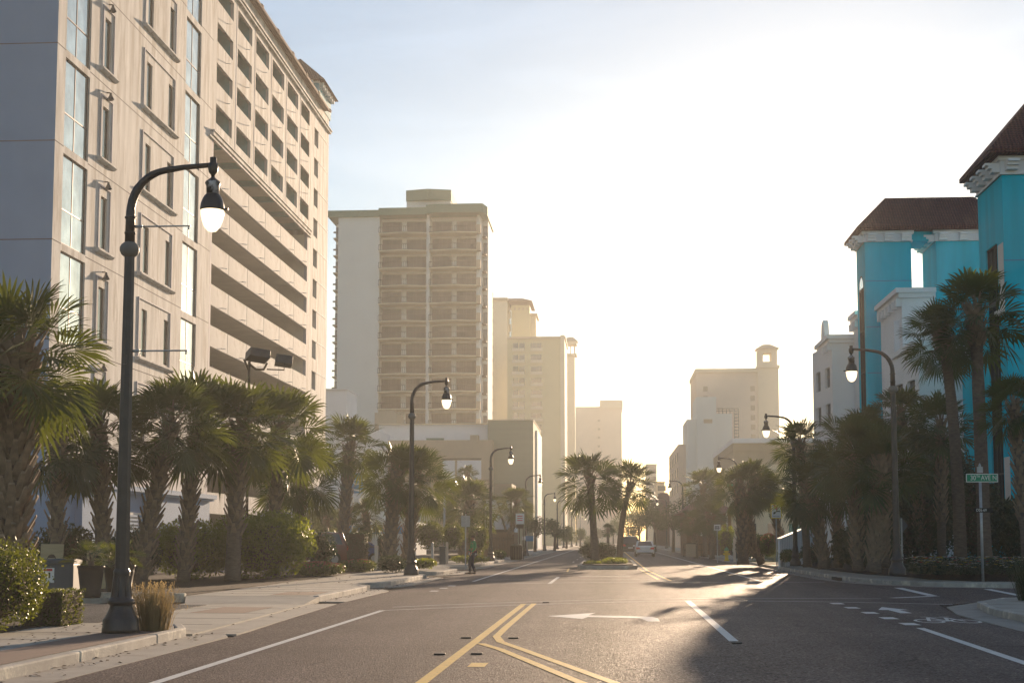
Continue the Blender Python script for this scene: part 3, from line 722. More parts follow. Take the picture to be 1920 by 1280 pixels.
for v in floors:
    sb = MB(); z = bz(v); sb.box(bx(893), bx(901), -.9, .3, z - .1, z + 1.3, 0); sb.box(bx(613), -.01, 2.6, 5, z - .1, z + .12, 0); sb.box(bx(613), -.02, 4.8, 4.99, z + .12, z + 2.4, 1); sb.box(bx(613), -.01, 2.6, 2.66, z + .9, z + 1.2, 2)
    sb.box(bx(901), bx(909), 4.4, 4.48, z + .2, z + 2.2, 1); sb.box(bx(900), bx(908), 3.2, 4.5, z - .1, z + .1, 2)
    sb.build('side_balcony', [M['tan'], M['dark_glass'], M['rail']], bt)

# ---- generic far block
def block(name, label, Y, parts, cat='building'):
    """parts: list of (kind, u0,u1,v0,v1, dy0, depth, material)"""
    x0 = XU(parts[0][1], Y); t = thing(name, label, cat, (x0, Y, 0))
    for p in parts:
        kind, u0, u1, v0, v1, dy, dep, m = p
        X0, X1 = XU(u0, Y) - x0, XU(u1, Y) - x0
        z1 = ZV(v0, Y); z0 = 0 if v1 is None else ZV(v1, Y)
        b = MB()
        if kind == 'roof':
            cx, cy = (X0 + X1)/2, dy + dep/2; o_ = .5; cs = [(X0 - o_, dy - o_, z0), (X1 + o_, dy - o_, z0), (X1 + o_, dy + dep + o_, z0), (X0 - o_, dy + dep + o_, z0)]
            b.face(cs[::-1]); rx = (X1 - X0) * .2
            r0, r1 = (cx - rx, cy, z1), (cx + rx, cy, z1)
            b.face([cs[0], cs[1], r1, r0]); b.face([cs[1], cs[2], r1]); b.face([cs[2], cs[3], r0, r1]); b.face([cs[3], cs[0], r0])
        else: b.box(X0, X1, dy, dy + dep, z0, z1)
        b.build(kind, M[m], t)
    return t, x0
def wins(t, x0, Y, us, vs, w, h, m='dark_glass', dy=-.02, name='window', side=None):
    g = None
    for u in us:
        for v in vs:
            if g is None:
                b = MB()
                if side is None: b.box(0, w, -.01, .12, 0, h)
                else: b.box(-.1, .02, 0, w, 0, h)
                g = b.build(name, M[m], t); o = g
            else: o = inst(name, g.data, t, (0, 0, 0))
            o.location = ((XU(u, Y) - x0, dy, ZV(v, Y)) if side is None else (side, u, ZV(v, Y)))

t, x0 = block('condo_tower', 'cream condominium tower with tiled hip roof behind the balcony tower', 400, [
    ('wall', 912, 951, 562, None, 0, 14, 'cream'), ('wall', 957, 992, 566, None, 4, 14, 'cream2'), ('cornice', 912, 952, 556, 562, -.4, 14.8, 'tan'),
    ('roof', 930, 994, 545, 560, 2, 18, 'tile'), ('wall', 992, 1003, 582, None, 8, 10, 'cream'), ('cornice', 991, 1006, 578, 582, 7.4, 11, 'tan'), ('wall', 951, 957, 574, None, 5, 8, 'glass'), ('chimney', 918, 923, 543, 556, 2, 2, 'cream')])
wins(t, x0, 400, (919,), [577 + 25*k for k in range(12)], .75, 1.1)
wins(t, x0, 400, (951.5,), [590 + 25*k for k in range(12)], .6, 2.2, 'cream', dy=4.9, name='ledge')
wins(t, x0, 400, (962, 970, 978, 986), (575,), .5, .6, 'tan', dy=3.96, name='arch_vent')
t, x0 = block('condo_tower', 'yellow-beige condominium slab with flat roof and shadowed balcony columns', 370, [
    ('wall', 951, 1052, 634, None, 0, 20, 'cream2'), ('wall', 1052, 1060, 628, None, -1, 21, 'cream'), ('cornice', 951, 1062, 630, 634, -.6, 22, 'tan')])
wins(t, x0, 370, (962, 974, 996, 1006), [655 + 22*k for k in range(15)], 1.35, 1.9, 'dark_glass')
wins(t, x0, 370, (960, 995), [657 + 22*k for k in range(15)], 3.2, .8, 'cream', dy=-.5, name='balcony')
t, x0 = block('turret_tower', 'slender pale tower with open lantern top and conical cap', 480, [
    ('wall', 1060, 1079, 665, None, 0, 5, 'cream'), ('cornice', 1058, 1083, 662, 666, -.6, 6, 'cream'), ('lantern_post', 1061, 1065, 645, 662, .3, 1, 'cream'), ('lantern_post', 1070, 1072, 645, 662, .3, 4, 'cream'), ('lantern_post', 1077, 1080, 645, 662, .3, 4, 'cream'), ('cornice', 1058, 1083, 639, 645, -.6, 6, 'cream'), ('roof', 1059, 1082, 629, 639, -.4, 5.6, 'tan')])
t, x0 = block('distant_block', 'pale flat-roofed block with a taller stair tower, fading in haze', 560, [
    ('wall', 1080, 1130, 762, None, 0, 25, 'pinkish'), ('wall', 1126, 1167, 752, None, -2, 20, 'pinkish'), ('parapet', 1126, 1169, 751, 766, -2.6, 21, 'cream')])
wins(t, x0, 560, (1122,), [790 + 16*k for k in range(8)], 2.2, .8, 'tan')
t, x0 = block('cupola_tower', 'large pale hotel block crowned by an arched bell cupola', 350, [
    ('wall', 1309, 1425, 700, None, 0, 25, 'pinkish'), ('wall', 1425, 1464, 690, None, -1, 12, 'cream'), ('cornice', 1307, 1425, 693, 700, -.7, 26, 'cream'), ('cornice', 1424, 1466, 688, 693, -1.6, 13.6, 'cream'),
    ('cupola_pier', 1427, 1436, 662, 688, 0, 4.5, 'cream'), ('cupola_pier', 1452, 1463, 662, 688, 0, 4.5, 'cream'), ('cupola_lintel', 1427, 1463, 656, 664, .02, 4.4, 'cream'), ('cupola_lintel', 1436, 1452, 680, 688, .02, 4.4, 'cream'), ('roof', 1427, 1463, 646, 656, -.4, 5.2, 'tan')])
wins(t, x0, 350, (1322, 1411), [735 + 18*k for k in range(9)], 1.1, 1.3, 'tan')
# ---- stepped pale block with roof railing
t, x0 = block('stepped_block', 'blank stepped pale building with a roof railing beside the cupola hotel', 250, [
    ('wall', 1309, 1346, 745, None, 0, 12, 'greywhite'), ('wall', 1291, 1309, 786, None, 1, 14, 'greywhite'), ('wall', 1346, 1376, 776, None, .5, 14, 'greywhite'), ('wall', 1277, 1291, 829, None, 6, 40, 'pinkish')])
wins(t, x0, 250, (1322,), (794,), 1.5, .7, 'tan')
rb = MB()
for u in (1347, 1353, 1360, 1367, 1374, 1382, 1390): 
    X_ = XU(u, 250) - x0; rb.tube([(X_, 2, ZV(776, 250) if u < 1376 else 0), (X_, 2, ZV(765, 250))], .05, 4)
for v in (765, 769): rb.tube([(XU(1347, 250) - x0, 2, ZV(v, 250)), (XU(1390, 250) - x0, 2, ZV(v, 250))], .05, 4)
for k in range(8): rb.tube([(XU(1382, 250) - x0, 2, ZV(776 + 6*k, 250)), (XU(1390, 250) - x0, 2, ZV(776 + 6*k, 250))], .05, 4)
rb.build('railing', M['rail'], t)
wins(t, x0, 250, [9 + 7*k for k in range(5)], (860, 890, 920), 3.5, 1.6, 'dark_glass', name='side_window', side=XU(1277, 250) - x0 - .02)
# ---- beige street block right
t, x0 = block('beige_block', 'low beige commercial block with wide white fascia bands', 165, [
    ('wall', 1377, 1560, 871, None, 0, 30, 'cream'), ('fascia', 1375, 1562, 823, 832, -.6, 31, 'white_stucco'), ('fascia', 1376, 1561, 832, 846, -.3, 30.5, 'tan'), ('wall', 1377, 1561, 846, 871, -.1, 30.2, 'tan')])
wins(t, x0, 165, (1395, 1440, 1480, 1512), (1030,), 1.4, 3.0, 'dark_glass')
wins(t, x0, 165, (1395, 1440, 1480, 1512), (960,), 1.4, 2.2, 'dark_glass')
t, x0 = block('brown_shop', 'low brown street-side shop with white hanging lanterns under palms', 135, [
    ('wall', 1288, 1372, 962, None, 0, 12, 'fence_wood'), ('roof', 1284, 1376, 935, 962, -1, 14, 'tile_dark'), ('porch_post', 1300, 1303, 962, None, -1.2, .2, 'white'), ('porch_post', 1330, 1333, 962, None, -1.2, .2, 'white'), ('porch_post', 1360, 1363, 962, None, -1.2, .2, 'white')])
wins(t, x0, 135, (1296, 1312, 1326, 1345), (1004,), .4, .7, 'white', dy=-1.3, name='lantern')
for (u0, u1, v0, v1, Y, lab) in ((1214, 1232, 872, 885, 520, 'tiny pale tower far down the street, nearly lost in haze'), (1230, 1247, 905, 915, 430, 'small hazy block with rooftop tanks far down the street')):
    t, x0 = block('distant_block', lab, Y, [('wall', u0, u1, v0, None, 0, 20, 'cream'), ('parapet', u0 - 1, u1 + 1, v0 - 2, v0, -.5, 21, 'cream')])
    wins(t, x0, Y, (u0 + 4, u0 + 10), [v0 + 15 + 14*k for k in range(5)], 1.5, 1.5)
t, x0 = block('gabled_house', 'small steep-roofed house far down the right side of the street', 330, [('wall', 1232, 1262, 945, None, 0, 12, 'fence_wood'), ('roof', 1230, 1264, 922, 945, 0, 12, 'tile_dark')])

# ---- low shopping block, left of the street below the balcony tower
t, x0 = block('shop_block', 'long low white and tan shop block with an olive sided cube at the street end', 205, [
    ('wall', 700, 916, 789, None, 4, 20, 'white_stucco'), ('wall', 914, 1000, 787, None, 0, 22, 'olive_wall'), ('coping', 913, 1001, 785, 787, -.2, 22.4, 'cream'),
    ('wall', 700, 926, 826, 900, -3, 12, 'tan'), ('wall', 812, 926, 901, None, -2.6, 6, 'tan'), ('stair_wall', 1000, 1004, 800, None, 6, 14, 'white_stucco'), ('coping', 699, 917, 788, 790, 3.5, 21, 'cream'),
    ('window_frame', 832, 906, 860, 863, -3.15, .1, 'twig'), ('sign_panel', 792, 826, 816, 826, 3.8, .3, 'green_trim'), ('roof_unit', 881, 896, 814, 827, 0, 2, 'tan')])
wins(t, x0, 205, (834, 861, 883), (899,), 1.75, 2.7, 'white_stucco', dy=-3.1)
t, x0 = block('white_annexe', 'small plain white annexe between the grey hotel and balcony tower', 190, [
    ('wall', 604, 647, 727, None, 0, 8, 'white_stucco'), ('coping', 602, 649, 725, 727, -.3, 8.6, 'white_stucco'), ('wall', 647, 700, 800, None, 4, 10, 'white_stucco')])
t, x0 = block('tan_rooftop_house', 'tan stepped low building in front of the balcony tower', 212, [('wall', 684, 727, 762, None, 8, 8, 'tan'), ('parapet', 690, 723, 758, 762, 8.3, 7, 'tan')])
t, x0 = block('timbered_shop', 'half-timbered white shop front with dark crossed beams and brown fence', 128, [
    ('wall', 905, 960, 935, None, 0, 8, 'white_stucco'), ('gable_cap', 903, 962, 930, 935, -.4, 9, 'timber'), ('upper_wall', 925, 958, 905, 930, 1, 6, 'tan'), ('timber', 905, 909, 935, 995, -.15, .16, 'timber'), ('timber', 957, 960, 935, 995, -.15, .16, 'timber'), ('timber', 905, 960, 992, 997, -.15, .16, 'timber'), ('base', 903, 961, 997, None, -.25, 8, 'fence_wood')])
tbm = MB()
for a, b in (((933, 940), (948, 992)), ((948, 940), (915, 990))):
    A, B = at(*a, 128), at(*b, 128); tbm.tube([(A[0] - x0, -.1, A[2]), (B[0] - x0, -.1, B[2])], .09, 4)
tbm.build('brace', M['timber'], t)
t, x0 = block('roadside_store', 'pale storefront with blue glass bands behind the parked cars', 140, [
    ('wall', 560, 700, 930, None, 6, 10, 'greywhite'), ('window', 655, 760, 985, 1000, -.1, .2, 'sign_blue'), ('wall', 648, 780, 978, None, 0, 8, 'greywhite'), ('window', 560, 640, 955, 1000, 5.8, .3, 'dark_glass')])

# ---- turquoise hotel on the right: near tower, far tower, white wings, one building
th = thing('turquoise_hotel', 'turquoise and white hotel with brown tiled hip roofs', 'building', (21.0, 76.0, 0))
TX, TY = 21.0, 76.0
def L_(u, v, Y): a = at(u, v, Y); return (a[0] - TX, Y - TY, a[2])
def hip(mb, x0, x1, y0, y1, z0, z1, ov=.9, ridge=0.0, k=0, slab_=.25):
    cs = [(x0 - ov, y0 - ov, z0), (x1 + ov, y0 - ov, z0), (x1 + ov, y1 + ov, z0), (x0 - ov, y1 + ov, z0)]
    lo = [(a, b, c - slab_) for a, b, c in cs]
    mb.face(lo[::-1], k)
    for i in range(4): mb.face([lo[i], lo[(i+1) % 4], cs[(i+1) % 4], cs[i]], k)
    cx, cy = (x0 + x1)/2, (y0 + y1)/2; r = ridge
    if x1 - x0 > y1 - y0: A, B = (cx - r, cy, z1), (cx + r, cy, z1); q = ([cs[0], cs[1], B, A], [cs[1], cs[2], B], [cs[2], cs[3], A, B], [cs[3], cs[0], A])
    else: A, B = (cx, cy - r, z1), (cx, cy + r, z1); q = ([cs[0], cs[1], A], [cs[1], cs[2], B, A], [cs[2], cs[3], B], [cs[3], cs[0], A, B])
    for f in q: mb.face(f, k)
def frieze(mb, x0, x1, y0, y1, z0, z1, nx, ny, k=0):
    mb.box(x0 - .06, x1 + .06, y0 - .06, y1 + .06, z0, z1, k); mb.box(x0 - .2, x1 + .2, y0 - .2, y1 + .2, z1 - .22, z1 + .01, k); mb.box(x0 - .12, x1 + .12, y0 - .12, y1 + .12, z0, z0 + .1, k)
    def corbel(x, y, dx, dy):
        for j, (o, h0, h1) in enumerate(((.75, .28, .42), (.58, .42, .58), (.4, .58, .78))):
            if dy: mb.box(x - .3, x + .3, y - o if dy < 0 else y, y if dy < 0 else y + o, z1 - h1, z1 - h0 + .002 * j, k)
            else: mb.box(x - o, x, y - .3, y + .3, z1 - h1, z1 - h0 + .002 * j, k)
    for i in range(nx): corbel(x0 + .45 + (x1 - x0 - .9) * i / max(nx - 1, 1), y0 - .06, 0, -1)
    for i in range(ny): corbel(x0 - .06, y0 + .45 + (y1 - y0 - .9) * i / max(ny - 1, 1), -1, 0)
zt = ZV(328, 76, 1878)          # top of the turquoise wall, near tower
w = MB()
nx0, nx1, ny0, ny1 = 0.0, 8.0, 0.0, 5.0
# front face with one joint, street face with glass strip and recessed balconies
w.face([(nx0, ny0, 0), (nx1, ny0, 0), (nx1, ny0, zt), (nx0, ny0, zt)])
bal = [(.15, 1.1, z, z + 4.2) for z in (6.7, 13.2 - 1.4)] 
strip = [(1.3, 3.6, 2.0, zt - 3.4)]
bal = [(.12, 1.15, zt - 7.3, zt - 3.6), (.12, 1.15, zt - 18.6, zt - 15.0)]
wall(w, (nx0, 0, 0), (0, 1, 0), (0, 0, 1), (-1, 0, 0), ny1, zt, strip, .3)
w.face([(nx0, ny1, 0), (nx1, ny1, 0), (nx1, ny1, zt), (nx0, ny1, zt)]); w.face([(nx1, 0, 0), (nx1, ny1, 0), (nx1, ny1, zt), (nx1, 0, zt)])
w.box(nx0 + 1, nx1, ny1, ny1 + 20, 0, 12.5)
nt_ = w.build('tower_wall', M['turq'], th)
jb = MB()
for z in (zt - 4.6, zt - 11.4): jb.box(nx0, nx1, -.012, -.001, z - .03, z + .02)
jb.build('wall_joint', M['sign_blue'], th)
for y0, y1, z0, z1 in bal:
    b = MB(); b.box(-.015, -.002, y0, y1, z0, z1); b.box(-.3, -.005, y0, y1, z0 - .12, z0 + .1); b.build('balcony_opening', [M['interior']], th)
s = MB(); s.face([(.2, 1.3, 2), (.2, 3.6, 2), (.2, 3.6, zt - 3.4), (.2, 1.3, zt - 3.4)]); st_ = MB()
for y in (1.33, 2.05, 2.8, 3.57): st_.box(.08, .2, y - .05, y + .05, 2, zt - 3.4)
for z in np.arange(2, zt - 3.3, 3.1): st_.box(.06, .2, 1.3, 3.6, z - .05, z + .05)
o = st_.build('stair_window', M['black'], th); s.build('pane', M['glass'], o)
f = MB(); frieze(f, nx0, nx1, ny0, ny1, zt, zt + .98, 3, 4); f.build('frieze', M['white_stucco'], th)
r_ = MB(); hip(r_, nx0, nx1, ny0, ny1, zt + 1.25, zt + 6.0, .8, .8); r_.build('roof', M['tile_dark'], th)
# far tower
a0 = L_(1621, 454, 105); fx0 = a0[0]; fx1 = L_(1708, 454, 105)[0]; fy = 29.0; zf = a0[2]
w = MB(); w.face([(fx0, fy, 0), (fx1, fy, 0), (fx1, fy, zf), (fx0, fy, zf)]); w.face([(fx1, fy, 0), (fx1, fy + 3.5, 0), (fx1, fy + 3.5, zf), (fx1, fy, zf)])
wall(w, (fx0, fy, 0), (0, 1, 0), (0, 0, 1), (-1, 0, 0), 3.5, zf, [(.7, 2.6, 3, zf - 3.2)], .3); w.face([(fx0, fy + 3.5, 0), (fx1, fy + 3.5, 0), (fx1, fy + 3.5, zf), (fx0, fy + 3.5, zf)])
sx0 = L_(1755, 454, 105)[0]
w.box(sx0, sx0 + 5.4, fy + .01, fy + 4.6, 0, zf); w.box(fx1 - .01, sx0 + .02, fy + .3, fy + 3.2, zf + .1, zf + .95)
w.build('tower_wall', M['turq'], th)
jb = MB()
for z in (zf - 2.9 - 0, zf - 6.3, zf - 9.7, zf - 13.1): jb.box(fx0, fx1, fy - .012, fy - .001, z - .03, z + .02)
jb.build('wall_joint', M['sign_blue'], th)
s = MB(); s.face([(fx0 + .2, fy + .7, 3), (fx0 + .2, fy + 2.6, 3), (fx0 + .2, fy + 2.6, zf - 3.2), (fx0 + .2, fy + .7, zf - 3.2)]); st_ = MB()
for y in (.75, 1.65, 2.55): st_.box(fx0 - .02, fx0 + .2, fy + y - .06, fy + y + .06, 3, zf - 3.2)
for z in np.arange(zf - 3.3, 3, -3.1): st_.box(fx0 - .02, fx0 + .2, fy + .7, fy + 2.6, z - .06, z + .06)
# arched head
for j in range(12):
    a, b_ = math.pi * j / 12, math.pi * (j + 1) / 12
    q = lambda t, r: (fx0 - .03, fy + 1.65 - math.cos(t) * r, zf - 3.2 + math.sin(t) * r)
    st_.face([q(a, .95), q(b_, .95), q(b_, .85), q(a, .85)]); s.face([(fx0 - .012, *q(a, .85)[1:]), (fx0 - .012, *q(b_, .85)[1:]), (fx0 - .012, fy + 1.65, zf - 3.2)])
o = st_.build('arched_window', M['black'], th); s.build('pane', M['glass'], o)
f = MB(); frieze(f, fx0, fx1, fy, fy + 3.5, zf, zf + .8, 3, 3); frieze(f, sx0, sx0 + 5.4, fy + .01, fy + 4.6, zf, zf + .8, 4, 4); f.build('frieze', M['white_stucco'], th)
r_ = MB()
zr = ZV(378, 108)
hip(r_, fx0, sx0 + 5.4, fy + 0, fy + 4.6, zf + 1.05, ZV(378, 107), .62, (sx0 + 5.4 - fx0)/2 - 2.0)
r_.build('roof', M['tile_dark'], th)
# white wings
w = MB()
X_ = lambda u, Y: XU(u, Y) - TX
z1, z2 = ZV(645, 90, 1731) - .5, ZV(556, 98) - .62
yA, yB = 13.7, 20.2
wx = X_(1731, 89.7)
wn_ = [(.8, 2.3, z, z + 1.75) for z in (z1 - 3.4, z1 - 6.3, z1 - 9.2)] + [(3.2, 4.7, z, z + 1.75) for z in (z1 - 3.4, z1 - 6.3, z1 - 9.2)] + [(5.4, 6.1, z, z + 1.75) for z in (z1 - 3.4, z1 - 6.3)]
def splay(x0, y0, x1, y1):
    d = Vector((x1 - x0, y1 - y0)); L = d.length; d.normalize(); return (d.x, d.y, 0), (-d.y, d.x, 0), L, math.atan2(d.y, d.x) - R(90)
U1, N1, L1, R1 = splay(wx, yA, wx - .75, yB)
wall(w, (wx, yA, 0), U1, (0, 0, 1), N1, L1, z1, wn_, .22)
w.face([(wx, yA, 0), (wx + 9, yA, 0), (wx + 9, yA, z1), (wx, yA, z1)]); w.face([(wx, yA, z1), (wx + 9, yA, z1), (wx + 9, yB, z1), (wx, yB, z1)])
ux = X_(1697, 97); w.box(ux, ux + 2.2, yB, yB + 7.5, 0, z2)
w.box(ux - .35, ux + 2, yB + 1, yB + 3, z2 - 3.8, z2 - 1.4)
# farther wing beyond the far tower
vx = X_(1567, 113); z3 = ZV(635, 113) - .5
wn2 = [(a, a + 1.6, z, z + 1.6) for a in (.8, 3.9) for z in (z3 - 3.4, z3 - 6.3, z3 - 9.2, z3 - 12.1)]
U2, N2, L2, R2 = splay(vx, 37, vx - .6, 43.5)
wall(w, (vx, 37, 0), U2, (0, 0, 1), N2, L2, z3, wn2, .22)
w.face([(vx, 37, 0), (vx + 9, 37, 0), (vx + 9, 37, z3), (vx, 37, z3)]); w.face([(vx, 37, z3), (vx + 9, 37, z3), (vx + 9, 43.5, z3), (vx, 43.5, z3)])
w.box(vx + 1.7, vx + 6, 34, 37, 0, z3 + 1.4)
w.box(nx0 + 4.5, nx0 + 24, 12, 27, 0, 13.5)
w.build('wing_wall', M['white_stucco'], th)
for (xa, xb, ya, yb, z) in ((wx, wx + 9, yA, yB, z1), (ux, ux + 2.2, yB, yB + 7.5, z2), (vx, vx + 9, 37, 43.5, z3), (vx + 1.7, vx + 6, 34, 36.98, z3 + 1.4)):
    cb = MB(); cb.box(xa - .25, xb, ya - .25, yb - .01, z, z + .3); cb.box(xa - .45, xb, ya - .45, yb - .02, z + .3, z + .62)
    for i in range(int((yb - ya) / 1.3) + 1): cb.box(xa - .35, xa, ya + .1 + 1.3*i, ya + .5 + 1.3*i, z - .55, z)
    cb.build('cornice', M['white_stucco'], th)
cb = MB()
cb.prism([(38, z3 + .6), (40, z3 + .6), (39.6, z3 + 1.8), (38.8, z3 + 2.1), (38.4, z3 + 1.8)], vx - .4, vx, 'x')
cb.build('gable', M['white_stucco'], th)
g0 = None
for X0, Y0, rr, U_, N_, R_ in ((wx, yA, wn_, U1, N1, R1), (vx, 37, wn2, U2, N2, R2)):
    for (a, b_, c, e) in rr:
        g = MB(); g.face([(0, 0, 0), (0, b_ - a, 0), (0, b_ - a, e - c), (0, 0, e - c)]); g.box(-.03, .0, (b_ - a)/2 - .04, (b_ - a)/2 + .04, 0, e - c, 1); g.box(-.03, .003, 0, b_ - a, .9, .96, 1)
        g.build('window', [M['dark_glass'], M['frame_brown']], th, (X0 + U_[0]*a - N_[0]*.2, Y0 + U_[1]*a - N_[1]*.2, c), R_)
bb = MB()
for z in (3.5, 6.8, 10.1): bb.box(nx0 + 3.6, nx0 + 4.5, 12.2, 16, z, z + 1.0); bb.box(nx0 + 5, nx0 + 24, 11.2, 12, z, z + 1.0)
bb.build('balcony', M['white_stucco'], th)
bb = MB()
for z in (1.2, 4.6, 7.9, 11.2): bb.box(nx0 + 5, nx0 + 24, 11.95, 11.99, z, z + 2.0)
bb.build('balcony_door', M['dark_glass'], th)

# ================================================================== STREET LAMPS
def lamp_meshes():
    D = {}
    b = MB()
    b.lathe([(.0, 0), (.285, 0), (.285, .07), (.275, .1), (.275, .2), (.24, .25), (.215, .3), (.19, .36), (.17, .42), (.175, .44), (.21, .45), (.215, .49), (.19, .52), (.165, .55), (.15, .66), (.135, .8), (.125, .9), (.13, .92), (.13, .96), (.105, 1.0), (.1, 1.2)], n=16)
    for j in range(8):
        a = 2*math.pi*j/8; b.tube([(math.cos(a)*.16, math.sin(a)*.16, .56), (math.cos(a)*.125, math.sin(a)*.125, .88)], .012, 4)
    D['base'] = (b, 'metal_dark')
    p = MB(); p.lathe([(.115, 1.0), (.082, 5.95)], n=8, smooth=False); p.box(-.03, .03, -.118, -.09, 4.9 - .7, 5.05 - .7); D['pole'] = (p, 'metal_dark')
    c = MB(); c.lathe([(.08, 5.93), (.13, 5.97), (.155, 6.03), (.155, 6.08), (.13, 6.13), (.08, 6.17)], n=16); D['collar'] = (c, 'collar')
    a = MB(); pts = [(0, 0, 6.1), (0, 0, 6.65)] + [(.62 - .62*math.cos(t), 0, 6.65 + .68*math.sin(t)) for t in np.linspace(.12, math.pi/2 - .12, 9)] + [(.85, 0, 7.37), (1.28, 0, 7.4)]
    a.tube(pts, [.085, .075] + [.07]*4 + [.062]*3 + [.055]*2 + [.045, .04], 10)
    for z in (6.3, 6.55): a.lathe([(.088, z), (.094, z + .015), (.088, z + .03)], n=10)
    D['arm'] = (a, 'metal_dark')
    h = MB(); x = 1.33
    h.lathe([(.0, 7.52), (.055, 7.52), (.055, 7.44), (.075, 7.42), (.085, 7.36), (.07, 7.28), (.035, 7.24), (.03, 7.2)], (x, 0, 0), 12, k=0)
    h.lathe([(.03, 7.2), (.06, 7.17), (.115, 7.13), (.125, 7.1), (.105, 7.06), (.1, 6.93)], (x, 0, 0), 14, k=1)
    h.lathe([(.1, 6.93), (.13, 6.9), (.16, 6.84), (.185, 6.77), (.195, 6.69), (.19, 6.66)], (x, 0, 0), 18, k=0)
    h.tube([(x + .15, 0, 6.68), (x + .26, 0, 6.68)], .022, 6)
    D['lamp_shade'] = (h, ('metal_dark', 'worn_metal'))
    g = MB(); g.lathe([(.186, 6.665), (.183, 6.6), (.165, 6.5), (.13, 6.4), (.07, 6.33), (.0, 6.31)], (x, 0, 0), 18); D['globe'] = (g, 'globe')
    r = MB()
    for z in (6.42, 4.42): r.tube([(.08, 0, z), (.98, 0, z)], .014, 5); r.tube([(.08, 0, z), (.2, 0, z)], .024, 6); r.tube([(.95, 0, z), (.95, 0, z - .06)], .012, 4)
    D['banner_arm'] = (r, 'galv')
    return D
def make_lamp(label, loc, rz, sc, arms=False, group='street lamps along the avenue'):
    t = thing('street_lamp', label, 'street lamp', loc, rz, group); t.scale = (sc, sc, sc)
    global LM
    if LM is None:
        LM = {}
        for k, (mb_, m) in lamp_meshes().items():
            o = mb_.build(k, [M[q] for q in m] if isinstance(m, tuple) else M[m], t); LM[k] = o.data
            if k == 'banner_arm' and not arms: bpy.data.objects.remove(o)
    else:
        for k, me in LM.items():
            if k != 'banner_arm' or arms: inst(k, me, t, (0, 0, 0))
    return t
LM = None
lamps_l = [(230, 22.0, 7.43, 'nearest backlit street lamp, with scuffed head and two banner arms, on left kerb corner'),
           (771, 58.0, 7.95, 'second backlit lamp of the left row, beside low shrubs before the walking person'),
           (920, 96.0, 7.6, 'third backlit lamp of the left row, just past the walking person'),
           (986, 126.0, 7.1, 'fourth lamp of the left row, near the brown bin and half-timbered shop'),
           (1021, 175.0, 7.05, 'fifth lamp of the left row, clear against the beige towers'),
           (1045, 208.0, 7.1, 'sixth lamp of the left row, faint in haze'), (1057, 240.0, 7.1, 'seventh lamp of the left row, faint in haze'),
           (1072, 275.0, 7.1, 'eighth lamp of the left row, faint in haze'), (1081, 313.0, 7.2, 'ninth lamp of the left row, faint in haze'), (1088, 355.0, 7.2, 'tenth and last visible lamp of the left row')]
for i, (u, Y, H, lab) in enumerate(lamps_l): make_lamp(lab, (XU(u, Y), Y, .14), 0, H / 7.4, i == 0)
lamps_r = [(1681, 50.0, 8.2, .38, 'nearest lamp of the right row, beside the flower bed and turquoise hotel'),
           (1491, 73.0, 7.85, .25, 'second lamp of the right row, beside a slim palm and the white ramp'),
           (1384, 110.0, 7.8, .14, 'third lamp of the right row, half hidden by the palm clump'),
           (1281, 158.0, 8.0, .14, 'fourth lamp of the right row, hazy before the stepped building'),
           (1250, 225.0, 8.0, .14, 'fifth lamp of the right row, faint beside the gabled house')]
for u, Y, H, z, lab in lamps_r: make_lamp(lab, (XU(u, Y), Y, z), math.pi, (H - z) / 7.4)

# ================================================================== PALMS
def fan_leaf(mb, rnd, base, az, el, pet, Lf, nseg=26, k=0, detail=3):
    """one costapalmate fan: petiole then drooping blade segments. el: angle above horizon (rad)"""
    d = Vector((math.cos(az) * math.cos(el), math.sin(az) * math.cos(el), math.sin(el)))
    h = Vector((math.cos(az), math.sin(az), 0))
    tip = base + d * pet + Vector((0, 0, -.10 * pet * math.cos(el)))
    s = Vector((-math.sin(az), math.cos(az), 0))
    mid = base + d * pet * .5
    wv = .02
    mb.face([base - s*wv*1.6, base + s*wv*1.6, mid + s*wv, mid - s*wv], 1); mb.face([mid - s*wv, mid + s*wv, tip + s*wv*.7, tip - s*wv*.7], 1)
    el2 = el - rnd.uniform(.25, .6)
    a = (h * math.cos(el2) + Vector((0, 0, math.sin(el2)))).normalized()
    n = s.cross(a).normalized()
    if n.z < 0 and el > -.3: n = -n
    tw = rnd.uniform(-.9, .9)
    s2 = (s * math.cos(tw) + n * math.sin(tw)).normalized(); n2 = a.cross(s2).normalized()
    if n2.dot(n) < 0: n2 = -n2
    spread = R(rnd.uniform(100, 125))
    for i in range(nseg):
        th = -spread + 2*spread*(i + .5)/nseg
        L = Lf * (.62 + .38*math.cos(th*.8)) * rnd.uniform(.86, 1.06)
        dr = (a*math.cos(th) + s2*math.sin(th) + n2*(.34*abs(math.sin(th)))).normalized()
        sd = n2.cross(dr).normalized()
        dth = 2*spread/nseg
        w1 = L*.52*math.tan(dth/2)*.95
        root = tip + a * (.22 * Lf * max(0, math.cos(th)))
        g = rnd.uniform(.06, .2) * L
        p0 = root; p1 = root + dr*L*.52 - Vector((0, 0, g*.12)); p2 = root + dr*L*.78 - Vector((0, 0, g*.5)); p3 = root + dr*L*.97 - Vector((0, 0, g*1.15))
        w2 = w1*.52
        up_ = n2 * (w1*.5 if i % 2 else -w1*.2)
        mb.face([p0, p1 - sd*w1, p1 + sd*w1 + up_])
        mb.face([p1 - sd*w1, p2 - sd*w2, p2 + sd*w2, p1 + sd*w1 + up_])
        mb.face([p2 - sd*w2, p3, p2 + sd*w2])
